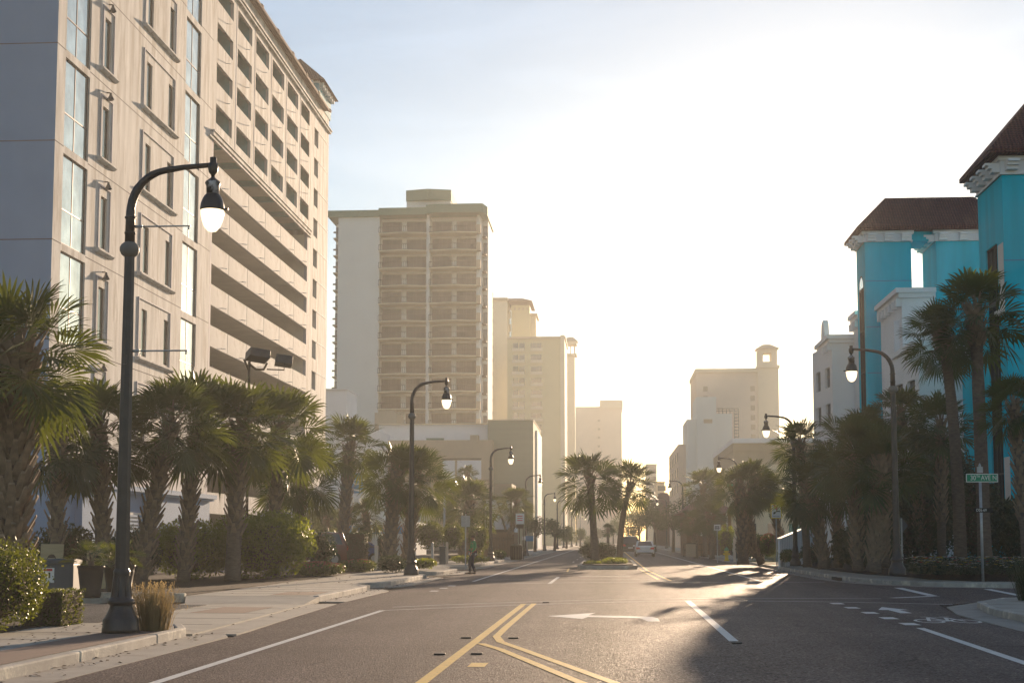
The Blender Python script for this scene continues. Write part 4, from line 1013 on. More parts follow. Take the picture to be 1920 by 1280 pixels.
def crown_mesh(seed, nleaf=38, nseg=26, up=1.0, dead=2):
    rnd = random.Random(seed); mb = MB()
    ga = 2.39996
    for i in range(nleaf):
        t = i / (nleaf - 1)
        el = R(84 - 122*t**.95*up) + rnd.uniform(-.12, .12)
        az = i*ga + rnd.uniform(-.25, .25)
        pet = rnd.uniform(.42, .62) * (1 if t > .15 else .8); Lf = rnd.uniform(.52, .64)
        fan_leaf(mb, rnd, Vector((rnd.uniform(-.04, .04), rnd.uniform(-.04, .04), -.05 - .22*t)), az, el, pet, Lf, nseg)
    return mb
CR = []
for i, (nl, ns, up) in enumerate(((42, 24, 1.0), (38, 18, .94), (40, 18, 1.06), (42, 18, 1.0), (34, 18, .9), (30, 14, 1.0))):
    mb = crown_mesh(100 + i*7, nl, ns, up)
    me = bpy.data.meshes.new('crown'); me.from_pydata([tuple(v) for v in mb.v], [], mb.f); me.materials.append(M['leafB' if i in (2,) else 'leafA']); me.materials.append(M['boot'])
    me.polygons.foreach_set('material_index', mb.m); me.update(); CR.append(me)
def trunk_mb(pts, r0, r1, boots, rnd, z_from=0.0, bs=1.0):
    pts = [Vector(p) for p in pts]
    # smooth resample
    P = []; n = 14
    for i in range(n + 1):
        t = i/n
        if len(pts) == 2: P.append(pts[0].lerp(pts[1], t))
        else: P.append(pts[0]*(1-t)**2 + pts[1]*(2*t*(1-t)) + pts[2]*t*t)
    rad = [r0*(1.25 if i == 0 else 1.0) + (r1 - r0)*(i/n) + rnd.uniform(-.012, .012) for i in range(n + 1)]
    mb = MB(); mb.tube(P, rad, 12)
    if boots:
        N = int(boots)
        for k in range(N):
            t = z_from + (1 - z_from)*(k/N); f = t*n; i = min(int(f), n - 1); p = P[i].lerp(P[i+1], f - i); r = rad[i]
            d = (P[i+1] - P[i]).normalized(); az = k*2.39996*1.0 + rnd.uniform(-.1, .1)
            o = Vector((math.cos(az), math.sin(az), 0)); s = d.cross(o).normalized()
            w = .095*bs*rnd.uniform(.8, 1.2); Lb = rnd.uniform(.26, .42)*bs
            Lb *= (1.25 if bs > 1 else 1)
            b0, b1 = p + o*r*.8 - s*w, p + o*r*.8 + s*w
            ti = p + o*(r + Lb*.42) + d*Lb; tl, t2 = ti - s*w*.42, ti + s*w*.42
            th = d*(-.05*bs) + o*.02
            mb.face([b0, b1, t2, tl], 1); mb.face([b0 + th, b1 + th, t2 + th*.7, tl + th*.7], 1)
            mb.face([b0, tl, tl + th*.7, b0 + th], 1); mb.face([b1, t2, t2 + th*.7, b1 + th], 1); mb.face([tl, t2, t2 + th*.7, tl + th*.7], 1)
    return mb
PALM_N = 0
def palm(label, Y, u0, u1, v1, rpx, kind='boot', z0=.15, variant=None, mid=None, group=None, r=(.2, .17), nb=None, X0=None):
    """trunk foot at column u0, crown centre at (u1, v1) of radius rpx, all at distance Y"""
    global PALM_N
    PALM_N += 1; rnd = random.Random(PALM_N*13)
    x0 = XU(u0, Y); c = at(u1, v1, Y); rad = rpx*Y/FP
    t = thing('palm_tree', label, 'palm', (x0, Y, z0), 0, group)
    top = Vector((c[0] - x0, 0, c[2] - z0 - rad*.12))
    top.y = rnd.uniform(-.3, .3)
    m_ = Vector((mid[0]*(top.x), top.y*.4, top.z*mid[1])) if mid else Vector((top.x*.35, top.y*.4, top.z*.5))
    H = top.z
    dens = {'boot': 13, 'half': 13, 'smooth': 14}[kind]; zf = {'boot': .08, 'half': .3, 'smooth': .86}[kind]
    n = int(nb if nb else dens*H*(1 - zf)*1.6)
    mb = trunk_mb([(0, 0, -.1), m_, top], r[0], r[1], n, rnd, zf, 1.0 if nb is None else 1.25)
    tr_ = mb.build('trunk', [M['bark'], M['boot']], t)
    v = variant if variant is not None else PALM_N % 4
    cr = bpy.data.objects.new('crown', CR[v]); COL.objects.link(cr); cr.parent = t; cr.location = top
    s = rad*.96; cr.scale = (s*rnd.uniform(.95, 1.05), s*rnd.uniform(.95, 1.05), s*rnd.uniform(.9, 1.02)); cr.rotation_euler = (rnd.uniform(-.12, .12), rnd.uniform(-.12, .12), rnd.uniform(0, 6.28))
    return t
GL, GR = 'palms along the left pavement', 'palms in front of the turquoise hotel'
palm('big palm at the left edge with thick shaggy trunk of cut leaf stubs', 29, 12, 40, 640, 175, 'boot', nb=190, r=(.36, .30), variant=0, group=GL)
palm('slim palm between the grey hotel podium and the big shaggy palm', 41, 106, 106, 800, 105, 'half', group=GL, r=(.19, .15))
palm('palm rising behind the pale round-hole boards and potted palm', 43, 196, 188, 785, 115, 'half', group=GL, r=(.23, .2))
palm('palm with crossed leaf stubs leaning right behind the nearest lamp', 44, 262, 318, 775, 112, 'boot', group=GL, mid=(.3, .45), r=(.25, .22))
palm('palm standing in the hedge between leaning palm and grey booted palm', 48, 345, 372, 775, 112, 'boot', group=GL, r=(.22, .2))
palm('tall palm with pale trunk in front of the hedge, crown below the floodlight', 49, 437, 447, 782, 118, 'half', variant=1, group=GL, r=(.27, .27))
palm('palm whose crown spreads just below the right floodlight box', 55, 512, 527, 792, 105, 'boot', group=GL)
palm('shorter palm behind the hedge end, left of the parked red-brown car', 62, 560, 562, 868, 92, 'boot', group=GL)
palm('tall palm beside the parked red-brown car, blue banner behind it', 80, 641, 657, 826, 72, 'boot', group=GL, r=(.32, .3))
palm('low palm between the parked cars and the thick double palms', 88, 690, 686, 958, 42, 'boot', group=GL)
palm('thick booted palm just left of the second street lamp', 70, 729, 742, 872, 74, 'boot', group=GL, r=(.34, .3))
palm('thick booted palm directly behind the second street lamp pole', 71, 762, 782, 884, 72, 'boot', group=GL, r=(.3, .28))
palm('broad bushy palm behind the blank sign and walking person', 100, 868, 882, 935, 62, 'boot', group=GL, r=(.4, .35))
palm('palm with small crown above the bushy palm, before the shop windows', 130, 880, 876, 886, 26, 'half', group=GL)
palm('bushy palm just left of the third street lamp', 112, 835, 846, 925, 46, 'boot', group=GL)
palm('palm with strongly leaning trunk before the half-timbered shop', 122, 918, 968, 938, 38, 'half', group=GL, mid=(1.0, .35), r=(.24, .17))
palm('small hazy palm in the parking lot, left of the tall palm', 112, 612, 612, 968, 34, 'half', group=GL)
palm('hazy palm standing in the parking lot below the shop block', 125, 590, 592, 975, 30, 'half', group=GL)
palm('taller palm on the median island, full round crown', 82, 1116, 1106, 886, 68, 'smooth', z0=.25, variant=3, r=(.23, .18))
palm('shorter palm on the median island, swept to the right', 88, 1161, 1183, 900, 56, 'smooth', z0=.25, variant=1, mid=(.1, .6), r=(.2, .15))
palm('small round-topped palm far behind the median island', 190, 1140, 1140, 990, 14, 'smooth', variant=5)
palm('palm at the left of the right-hand clump behind the yield sign', 80, 1393, 1388, 905, 52, 'boot', z0=.3, r=(.3, .28))
palm('middle palm of the clump behind the yield sign, trunk bowed left', 82, 1428, 1415, 890, 50, 'boot', z0=.3, mid=(3.5, .4))
palm('palm of the clump behind the yield sign, trunk slanting from the ramp', 84, 1478, 1446, 912, 48, 'half', z0=.3, mid=(.8, .5))
palm('hazy palm left of the clump, before the blank stepped building', 125, 1322, 1318, 905, 42, 'smooth')
palm('second hazy palm before the blank stepped building', 130, 1346, 1348, 900, 36, 'smooth')
palm('sunlit low palm above the hydrant and brown shop', 112, 1335, 1330, 962, 34, 'half')
palm('low palm by the street edge of the brown shop', 118, 1305, 1300, 972, 28, 'half')
palm('slim palm with small crown beside the second right lamp', 70, 1513, 1500, 825, 60, 'half', z0=.35, group=GR, r=(.19, .15))
palm('short palm in front of the white ramp with dark drooping crown', 64, 1546, 1518, 905, 64, 'boot', z0=.4, group=GR, r=(.26, .22))
palm('palm with smooth grey trunk right of the white ramp', 66, 1570, 1566, 880, 72, 'half', z0=.4, group=GR)
palm('palm with dark shaggy trunk below the far turquoise tower', 57, 1608, 1596, 838, 88, 'boot', z0=.45, group=GR, r=(.2, .19))
palm('palm with pale criss-cross trunk left of the nearest right lamp', 56, 1636, 1655, 858, 88, 'boot', z0=.45, group=GR, mid=(.8, .5), r=(.27, .24), nb=130)
palm('dark palm filling the gap behind the pale criss-cross trunk', 62, 1660, 1625, 800, 68, 'boot', z0=.45, group=GR)
palm('palm behind the nearest right lamp, before the white hotel wing', 68, 1702, 1690, 762, 62, 'smooth', z0=.45, group=GR)
palm('dark palm right of the nearest right lamp, crown half height', 66, 1726, 1718, 850, 78, 'half', z0=.45, group=GR)
palm('palm between the white wing and the tall palm pair', 64, 1765, 1765, 782, 72, 'half', z0=.45, group=GR)
palm('left palm of the very tall pair before the turquoise tower', 58, 1800, 1768, 618, 82, 'smooth', z0=.48, variant=0, group=GR, mid=(-.1, .6), r=(.26, .2), nb=46)
palm('right palm of the very tall pair before the turquoise tower', 57, 1846, 1828, 572, 100, 'smooth', z0=.48, variant=1, group=GR, mid=(.3, .5), r=(.28, .22), nb=50)
palm('palm at the right edge behind the street name sign', 52, 1926, 1905, 748, 72, 'half', z0=.48, group=GR)

# ================================================================== SHRUBS, HEDGES, FLOWERS
def leafcloud(mb, rnd, c, r, n, ls, k=0, shell=.55, flat=1.0, floor=None):
    for _ in range(n):
        d = Vector((rnd.gauss(0, 1), rnd.gauss(0, 1), rnd.gauss(0, 1))).normalized()
        q = shell + (1 - shell)*rnd.random()**.6
        bump = 1 + .13*math.sin(d.x*5 + c[0]*3) * math.cos(d.y*6 + d.z*4 + c[1])
        p = Vector((c[0] + d.x*r[0]*q*bump, c[1] + d.y*r[1]*q*bump, c[2] + d.z*r[2]*q*bump))
        if floor is not None and p.z < floor: p.z = floor + rnd.random()*.15
        a = Vector((rnd.gauss(0, 1), rnd.gauss(0, 1), rnd.gauss(0, 1))) + d*.6; a.normalize(); b = a.orthogonal().normalized()
        b = (b*math.cos(rnd.random()*6.28) + a.cross(b)*math.sin(rnd.random()*6.28)).normalized(); cc = a.cross(b)
        s = ls*rnd.uniform(.6, 1.25)
        mb.face([p - b*s, p - cc*s*.42 , p + b*s, p + cc*s*.42], k)
def shrub(name, label, cat, c, r, n, ls, m='shrub', fl=None, nf=0, group=None, shape='ball', kind=None, seed=1, boxy=0):
    rnd = random.Random(seed*31 + int(c[0]*10)); mb = MB()
    if boxy:
        for _ in range(n):
            p = Vector((rnd.uniform(-1, 1), rnd.uniform(-1, 1), rnd.uniform(-1, 1)))
            ax = rnd.randrange(3)
            if rnd.random() < .8: p[ax] = math.copysign(1 - abs(rnd.gauss(0, .06)), p[ax])
            d = Vector(p)
            wob = 1 + .06*math.sin(p.x*9 + p.z*5)*math.cos(p.y*7)
            q = Vector((c[0] + p.x*r[0]*wob, c[1] + p.y*r[1], c[2] + p.z*r[2]*wob))
            a = Vector((rnd.gauss(0, 1), rnd.gauss(0, 1), rnd.gauss(0, 1))).normalized(); b = a.orthogonal().normalized(); cc = a.cross(b); s = ls*rnd.uniform(.6, 1.25)
            mb.face([q - b*s, q - cc*s*.42, q + b*s, q + cc*s*.42])
        mb.obox((c[0], c[1], c[2] - r[2]*.03), r[0]*1.8, r[1]*1.8, r[2]*1.86, k=2)
    else:
        k = max(4, int(6*r[0]/max(r[2], .1)))
        leafcloud(mb, rnd, c, r, n//2, ls, floor=c[2] - r[2])
        for j in range(k):
            a = 6.28*j/k + rnd.random(); q = .62
            c2 = (c[0] + math.cos(a)*r[0]*q, c[1] + math.sin(a)*r[1]*q, c[2] + rnd.uniform(-.35, .5)*r[2])
            leafcloud(mb, rnd, c2, (r[0]*.42, r[1]*.42, r[2]*.5), n//(2*k), ls, shell=.3, floor=c[2] - r[2])
        rows = []
        for i in range(7):
            ph = math.pi*i/6; rows.append([(c[0] + math.cos(6.28*j/10)*math.sin(ph)*r[0]*.62, c[1] + math.sin(6.28*j/10)*math.sin(ph)*r[1]*.62, c[2] - math.cos(ph)*r[2]*.7 - r[2]*.05) for j in range(10)])
        mb.grid(rows, True, 2)
    if fl:
        for _ in range(nf):
            a, q = rnd.random()*6.28, rnd.random()**.5; p = Vector((c[0] + math.cos(a)*r[0]*q, c[1] + math.sin(a)*r[1]*q, c[2] + r[2]*(math.sqrt(max(0, 1 - q*q))*.9 + .12)))
            for _k in range(3):
                b = Vector((rnd.gauss(0, 1), rnd.gauss(0, 1), rnd.gauss(0, .6))).normalized(); cc = b.orthogonal().normalized(); s = ls*.75
                mb.face([p - b*s, p - cc*s, p + b*s, p + cc*s], 1)
    o = mb.build(name, [M[m], M[fl or 'pink_fl'], M['twig']])
    tag(o, label, cat, group, kind); return o
def sh(name, label, cat, u0, u1, v0, v1, Y, dy, n, ls, m='shrub', **kw):
    """shrub filling the photo box u0..u1, v0(top)..v1(foot)"""
    a, b = XU(u0, Y), XU(u1, Y); z1 = ZV(v0, Y); z0 = max(ZV(v1, Y), .12)
    return shrub(name, label, cat, ((a + b)/2, Y, (z0 + z1)/2), ((b - a)/2, dy, (z1 - z0)/2), n, ls, m, **kw)
sh('bush', 'large glossy leaved bush at the left edge beside the pavement', 'bush', -95, 78, 1003, 1192, 21.6, 1.2, 9000, .035, 'shrub', seed=2)
sh('clipped_shrub', 'small clipped box-shaped shrub beside the pavement, left of the nearest lamp', 'bush', 64, 142, 1107, 1174, 24.0, .5, 4500, .024, 'shrub', seed=3, boxy=1)
hd = MB(); rnd = random.Random(5)
def hedge(label, u0, u1, v0, Y, dy, n, ls, seed):
    return sh('hedge', label, 'hedge', u0, u1, v0, 1100, Y, dy, n, ls, 'hedge', seed=seed)
hedge('dense tall hedge left of the pale palm trunk, mostly in shade', 278, 440, 968, 51, 1.8, 11000, .075, 4)
hedge('bright sunlit hedge right of the pale palm trunk', 400, 588, 955, 52, 1.9, 14000, .075, 5)
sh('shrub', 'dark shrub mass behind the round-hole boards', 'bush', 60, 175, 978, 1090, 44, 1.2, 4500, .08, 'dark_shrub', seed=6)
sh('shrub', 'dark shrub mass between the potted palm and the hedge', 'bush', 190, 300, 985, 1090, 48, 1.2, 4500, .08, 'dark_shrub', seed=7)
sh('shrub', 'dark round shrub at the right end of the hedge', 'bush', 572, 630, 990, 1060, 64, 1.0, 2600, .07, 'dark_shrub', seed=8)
FB = 'low flowering beds along the left pavement'
sh('flower_bed', 'pink flowering ground bed in front of the hedge end', 'flower bed', 548, 646, 1053, 1090, 56, 1.2, 4200, .05, 'shrub', fl='pink_fl', nf=150, group=FB, seed=9)
sh('flower_bed', 'pink flowering bed between hedge bed and white wooden post', 'flower bed', 642, 706, 1048, 1076, 63, 1.1, 2600, .05, 'shrub', fl='pink_fl', nf=70, group=FB, seed=10)
sh('shrub', 'rounded low shrub left of the second lamp foot', 'bush', 708, 764, 1040, 1074, 62, .9, 2600, .05, 'dark_shrub', seed=11)
sh('flower_bed', 'yellow green ground cover bed right of the second lamp foot', 'flower bed', 772, 820, 1046, 1066, 66, 1.0, 2000, .05, 'hedge', fl='yel_fl', nf=20, group=FB, seed=12)
sh('shrub', 'upright dark conifer-like shrub before the parked blue car', 'bush', 656, 688, 998, 1050, 72, .7, 2200, .05, 'dark_shrub', seed=13, boxy=1)
sh('shrub', 'round topped shrub right of the second lamp pole', 'bush', 776, 832, 974, 1030, 82, 1.3, 3200, .08, 'shrub', seed=14)
sh('shrub', 'round topped shrub left of the blank sign', 'bush', 826, 872, 978, 1030, 86, 1.2, 2600, .08, 'shrub', seed=15)
sh('shrub', 'loose shrub behind the walking person', 'bush', 878, 916, 984, 1040, 92, 1.2, 2600, .08, 'shrub', seed=16)
sh('shrub', 'narrow dark shrub between white post and thick palm', 'bush', 708, 726, 1002, 1048, 74, .6, 1300, .06, 'dark_shrub', seed=17)
sh('flower_bed', 'sunlit yellow green planting behind the walking person', 'flower bed', 845, 920, 1040, 1056, 82, 1.2, 2200, .06, 'hedge', fl='yel_fl', nf=20, group=FB, seed=18)
sh('shrub', 'small shrubs before the half-timbered shop fence', 'bush', 926, 950, 1030, 1048, 104, 1.0, 1300, .07, 'shrub', seed=19)
# left far roadside trees
def tree(label, u, v, rpx, Y, n=2200, m='tree_leaf', group='hazy trees down the street', z0=.15, ax=1.0):
    x = XU(u, Y); c = at(u, v, Y); rr = rpx*Y/FP; t = thing('street_tree', label, 'tree', (x, Y, z0), 0, group)
    rnd = random.Random(int(u*7 + v)); mb = MB(); h = c[2] - z0
    mb.tube([(0, 0, -.1), (rnd.uniform(-.1, .1), 0, h*.5), (0, 0, h)], [.16 + rr*.03, .12 + rr*.02, .06], 7)
    for k in range(5):
        a = rnd.random()*6.28; mb.tube([(0, 0, h*.55), (math.cos(a)*rr*.6, math.sin(a)*rr*.6, h + rnd.uniform(-.2, .5)*rr)], [.08, .02], 5)
    mb.build('trunk', M['twig'], t)
    cm = MB()
    for k in range(9):
        a = rnd.random()*6.28; q = rnd.uniform(.2, .7); leafcloud(cm, rnd, (math.cos(a)*rr*q*ax, math.sin(a)*rr*q, h + rnd.uniform(-.55, .6)*rr), (rr*.48*ax, rr*.48, rr*.42), n//9, .05 + rr*.045, shell=.25)
    cm.build('crown', M[m], t); return t
for (lab, u, v, r_, Y) in (('round hazy tree left of the fifth left lamp', 1003, 988, 22, 165), ('hazy roadside tree right of the fifth left lamp', 1040, 990, 26, 190), ('faint tree between the sixth and seventh left lamps', 1062, 1000, 18, 235),
                           ('faint tree behind the eighth left lamp', 1088, 1004, 16, 290), ('faint low tree at the end of the left lamp row', 1106, 1012, 13, 340),
                           ('broad dark hazy tree ahead of the two cars', 1198, 985, 28, 210), ('hazy tree above the white car', 1228, 975, 30, 180), ('tall hazy tree left of the fourth right lamp', 1262, 965, 34, 170), ('hazy tree behind the fourth right lamp', 1290, 985, 26, 165), ('low hazy tree at the far end of the street, right side', 1182, 1004, 14, 300), ('tall hazy tree closing the far end of the street', 1212, 962, 34, 290), ('broad faint tree beyond the dark car', 1178, 978, 26, 340), ('faint tree seen between the two median palms', 1150, 990, 20, 400), ('faint tree closing the street end left of the median', 1122, 1000, 16, 430)):
    tree(lab, u, v, r_, Y)
# islands and right side planting
sh('shrub', 'large round clipped shrub on the median island', 'bush', 1086, 1156, 1015, 1053, 85, 1.2, 5000, .06, 'dark_shrub', seed=21)
sh('ground_cover', 'bright yellow green ground cover on the median island', 'ground cover', 1128, 1176, 1044, 1060, 80, 1.6, 2600, .06, 'hedge', seed=22)
sh('ground_cover', 'low green ground cover round the taller median palm', 'ground cover', 1094, 1130, 1050, 1060, 79, 1.4, 1500, .05, 'hedge', seed=23)
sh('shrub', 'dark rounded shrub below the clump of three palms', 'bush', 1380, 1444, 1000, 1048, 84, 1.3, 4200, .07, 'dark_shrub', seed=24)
sh('shrub', 'pink flowering shrub left of the yield sign post', 'bush', 1424, 1458, 1000, 1044, 82, 1.0, 2400, .06, 'shrub', fl='pink_fl', nf=120, seed=25)
sh('shrub', 'low sun-edged shrub at the foot of the white ramp', 'bush', 1458, 1502, 1028, 1054, 76, 1.0, 2600, .06, 'shrub', seed=26)
sh('shrub', 'low dark shrub between second right lamp and ramp palms', 'bush', 1500, 1552, 1020, 1054, 72, 1.0, 2600, .06, 'dark_shrub', seed=27)
sh('shrub', 'spiky sunlit shrub beside the hydrant', 'bush', 1345, 1378, 984, 1036, 100, 1.0, 1800, .07, 'hedge', seed=28)
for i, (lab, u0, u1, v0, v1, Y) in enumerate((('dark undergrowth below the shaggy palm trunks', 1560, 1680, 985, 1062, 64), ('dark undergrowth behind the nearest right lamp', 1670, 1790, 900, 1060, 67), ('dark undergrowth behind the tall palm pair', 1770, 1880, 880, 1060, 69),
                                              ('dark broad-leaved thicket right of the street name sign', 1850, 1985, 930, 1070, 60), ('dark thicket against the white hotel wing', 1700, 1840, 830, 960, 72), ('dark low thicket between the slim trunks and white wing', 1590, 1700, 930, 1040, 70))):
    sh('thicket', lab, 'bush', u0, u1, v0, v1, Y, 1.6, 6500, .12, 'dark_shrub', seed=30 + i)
# mixed flower bed at the corner
fb = MB(); rnd = random.Random(77)
for _ in range(2600):
    x = rnd.uniform(10.6, 17.5); y = rnd.uniform(50.8, 55.5)
    if x < 11.2 + max(0, (y - 50.8)*.1) - .5: continue
    z = .28; h = rnd.uniform(.3, .62); lean = Vector((rnd.uniform(-.12, .12), rnd.uniform(-.12, .12), h))
    p = Vector((x, y, z)); 
    for k in range(5):
        q = p + lean*(.2 + .2*k); a = rnd.random()*6.28; d = Vector((math.cos(a), math.sin(a), .5))*.1; s = Vector((-math.sin(a), math.cos(a), 0))*.022
        fb.face([q - s, q + d*.5 - s*1.6, q + d, q + d*.5 + s*1.6], 0)
    if rnd.random() < .26:
        kk = rnd.choice([1, 1, 1, 2, 3]); q = p + lean*1.08
        for k in range(5):
            a = 1.26*k; d = Vector((math.cos(a), math.sin(a), .35))*.075; s = Vector((-math.sin(a), math.cos(a), 0))*.045
            fb.face([q, q + d*.6 - s, q + d, q + d*.6 + s], kk)
fo = fb.build('flower_bed', [M['dark_shrub'], M['white_fl'], M['yel_fl'], M['red_fl']]); tag(fo, 'mixed flower bed of white, yellow and red blooms round the street name sign', 'flower bed')
# grasses
def grass_clump(label, x, y, z0, h, r, n, m='dry', seed=1, name='ornamental_grass'):
    rnd = random.Random(seed); g = MB()
    for _ in range(n):
        a = rnd.random()*6.28; q = rnd.random()**.7*r; p = Vector((x + math.cos(a)*q, y + math.sin(a)*q, z0)); hh = h*rnd.uniform(.5, 1.1); o = Vector((math.cos(a), math.sin(a), 0))*rnd.uniform(.05, .55)*hh*(q/r + .15)
        s = Vector((-math.sin(a + rnd.uniform(-1, 1)), math.cos(a), 0)).normalized()*.006; m1 = p + o*.35 + Vector((0, 0, hh*.6)); m2 = p + o + Vector((0, 0, hh))
        g.face([p - s, p + s, m1 + s, m1 - s]); g.face([m1 - s, m1 + s, m2])
        if rnd.random() < .3:
            for k in range(4):
                q2 = m2 + Vector((rnd.uniform(-.02, .02), rnd.uniform(-.02, .02), -.03*k)); g.face([q2 - s*3, q2 + Vector((0, 0, .03)), q2 + s*3])
    return tag(g.build(name, M[m]), label, 'grass')
gx = GP(292, 1182, .14)
grass_clump('dry straw-coloured ornamental grass clump beside the nearest lamp base', XU(292, 22.6), 22.6, .1, .74, .24, 620, 'dry', 3)
grass_clump('dark ornamental grass clump at the right edge by the near corner kerb', XU(1935, 35.0), 35.0, .12, 1.0, .35, 900, 'dark_shrub', 4)

# fallen leaves and bits of mulch along the kerbs
rnd = random.Random(99); lf = MB()
for _ in range(900):
    side = rnd.random()
    if side < .45: x, y, z = rnd.gauss(-7.0, .25), rnd.uniform(14, 70), .012
    elif side < .7: x, y, z = rnd.uniform(-10.5, -8.0), rnd.uniform(14, 24), .15
    elif side < .85: x, y, z = rnd.uniform(-10.6, -8.0), rnd.uniform(37, 75), .152
    else: x, y, z = rnd.gauss(8.6, .3), rnd.uniform(52, 90), .014
    if side < .45 and x < -6.88: x = -6.85 + abs(x + 6.88)*.5
    if side < .45 and y > 24: x -= .55
    a = rnd.random()*6.28; l = rnd.uniform(.02, .06); d = Vector((math.cos(a), math.sin(a), 0))*l; s_ = Vector((-d.y, d.x, 0))*.35; p = Vector((x, y, z)); up = Vector((0, 0, rnd.uniform(.003, .02)))
    lf.face([p - d, p + s_ + up, p + d + up*.5, p - s_])
o = lf.build('fallen_leaves', M['twig']); o['kind'] = 'stuff'; o['label'] = 'small brown fallen leaves scattered along gutters and pavements'; o['category'] = 'leaves'

# ================================================================== SIGNS, FURNITURE
def text_mesh(body, size, m, parent, loc, rot, name='lettering', align='CENTER', sx=1.0, depth=.002):
    cu = bpy.data.curves.new('t', 'FONT'); cu.body = body; cu.size = size; cu.align_x = align; cu.align_y = 'CENTER'; cu.extrude = depth
    o = bpy.data.objects.new('t', cu); COL.objects.link(o)
    bpy.context.view_layer.update()
    me = bpy.data.meshes.new_from_object(o.evaluated_get(bpy.context.evaluated_depsgraph_get()))
    bpy.data.objects.remove(o)
    me.materials.clear(); me.materials.append(m)
    r = bpy.data.objects.new(name, me); COL.objects.link(r); r.parent = parent; r.location = loc; r.rotation_euler = rot; r.scale = (sx, 1, 1)
    return r
FR = (R(90), 0, 0)
# street name sign 30TH AVE N
Y = 50.5; x = XU(1841, Y); t = thing('street_name_sign', 'green street name sign reading 30TH AVE N on a slim pole in the flower bed', 'street sign', (x, Y, .2))
pz = lambda v: ZV(v, Y) - .2; px = lambda u: XU(u, Y) - x
b = MB(); b.tube([(0, 0, -.1), (.0, 0, pz(905))], .048, 8); b.build('pole', M['galv'], t)
b = MB(); b.box(-.09, .09, -.05, .05, pz(888), pz(877)); b.lathe([(.04, pz(877)), (.05, pz(875)), (.02, pz(871)), (0, pz(870))], n=8); b.build('bracket', M['galv'], t)
z0, z1 = pz(905.5), pz(890); X0, X1 = px(1814), px(1874)
b = MB(); b.box(X0, X1, -.056, -.05, z0, z1); w_ = b.build('border', M['white'], t); b = MB(); b.box(X0 + .025, X1 - .025, -.0605, -.0565, z0 + .025, z1 - .025); b.build('sign_plate', M['sign_green'], t, bevel=.003)
zc = (z0 + z1)/2
text_mesh('30', .235, M['white'], t, (px(1827), -.063, zc), FR, sx=.85); text_mesh('TH', .12, M['white'], t, (px(1836.6), -.063, zc + .05), FR, sx=.8); text_mesh('AVE', .235, M['white'], t, (px(1851), -.063, zc), FR, sx=.8); text_mesh('N', .235, M['white'], t, (px(1867.5), -.063, zc), FR, sx=.85)
b = MB(); b.box(px(1827), px(1862), -.06, -.052, pz(961), pz(953)); b.build('number_plate', M['black'], t)
text_mesh('D26-69', .13, M['white'], t, (px(1841), -.063, pz(957)), FR, sx=.9)
# yield to turning traffic sign
Y = 70; x = XU(1456, Y); t = thing('yield_sign', 'white yellow-edged sign with red yield triangle and black arrow on thin post', 'road sign', (x, Y, .14))
pz = lambda v: ZV(v, Y) - .14; px = lambda u: XU(u, Y) - x
MB().box(-.03, .03, -.02, .02, -.1, pz(948)).build('pole', M['galv'], t)
b = MB(); b.box(px(1446), px(1466), -.035, -.025, pz(972), pz(945)); b.build('border', M['sign_yellow'], t)
b = MB(); b.box(px(1447.4), px(1464.6), -.042, -.036, pz(970.6), pz(946.4)); b.build('sign_plate', M['white'], t)
b = MB(); b.prism([(px(1451), pz(947.5)), (px(1461), pz(947.5)), (px(1456), pz(956.5))], -.048, -.043, 'y', 0); b.prism([(px(1453.6), pz(949.2)), (px(1458.4), pz(949.2)), (px(1456), pz(953.6))], -.052, -.049, 'y', 1); b.build('yield_triangle', [M['sign_red'], M['white']], t)
b = MB()
pp = [(1463.5, 959), (1460, 958), (1456, 959), (1453.5, 961)]
for p, q in zip(pp, pp[1:]):
    A, B = Vector((px(p[0]), 0, pz(p[1]))), Vector((px(q[0]), 0, pz(q[1]))); n_ = Vector((-(B - A).z, 0, (B - A).x)).normalized()*.022; b.prism([((A - n_).x, (A - n_).z), ((B - n_).x, (B - n_).z), ((B + n_).x, (B + n_).z), ((A + n_).x, (A + n_).z)], -.048, -.043, 'y')
b.prism([(px(1450), pz(964)), (px(1452), pz(958.5)), (px(1455), pz(962.5))], -.048, -.043, 'y')
b.build('arrow', M['black'], t); text_mesh('TO', .055, M['black'], t, (px(1452), -.044, pz(957)), FR); text_mesh('PEDESTRIANS', .06, M['black'], t, (px(1456), -.044, pz(967.8)), FR, sx=.9)
# lane use sign
Y = 96; x = XU(1345, Y); t = thing('lane_sign', 'small white sign with black lane arrows on thin post near the hydrant', 'road sign', (x, Y, .14))
pz = lambda v: ZV(v, Y) - .14; px = lambda u: XU(u, Y) - x
MB().box(-.03, .03, -.02, .02, -.1, pz(984)).build('pole', M['galv'], t)
MB().box(px(1339), px(1351), -.03, -.02, pz(994), pz(983)).build('sign_plate', M['white'], t)
b = MB()
for u in (1341.5, 1344, 1347): b.box(px(u), px(u + 1.2), -.036, -.031, pz(992.5), pz(987)); b.box(px(u - .6), px(u + 1.8), -.0365, -.0315, pz(987), pz(985.6))
b.box(px(1340), px(1350), -.036, -.031, pz(990), pz(989)); b.build('arrow', M['black'], t)
# blank sign seen from the back
Y = 74; x = XU(873, Y); t = thing('blank_sign', 'rectangular traffic sign seen from its blank back beside the walking person', 'road sign', (x, Y, .14))
pz = lambda v: ZV(v, Y) - .14
MB().box(-.03, .03, -.02, .02, -.1, pz(963)).build('pole', M['galv'], t); MB().box(-.24, .22, .02, .03, pz(987), pz(966)).build('sign_plate', M['galv'], t)
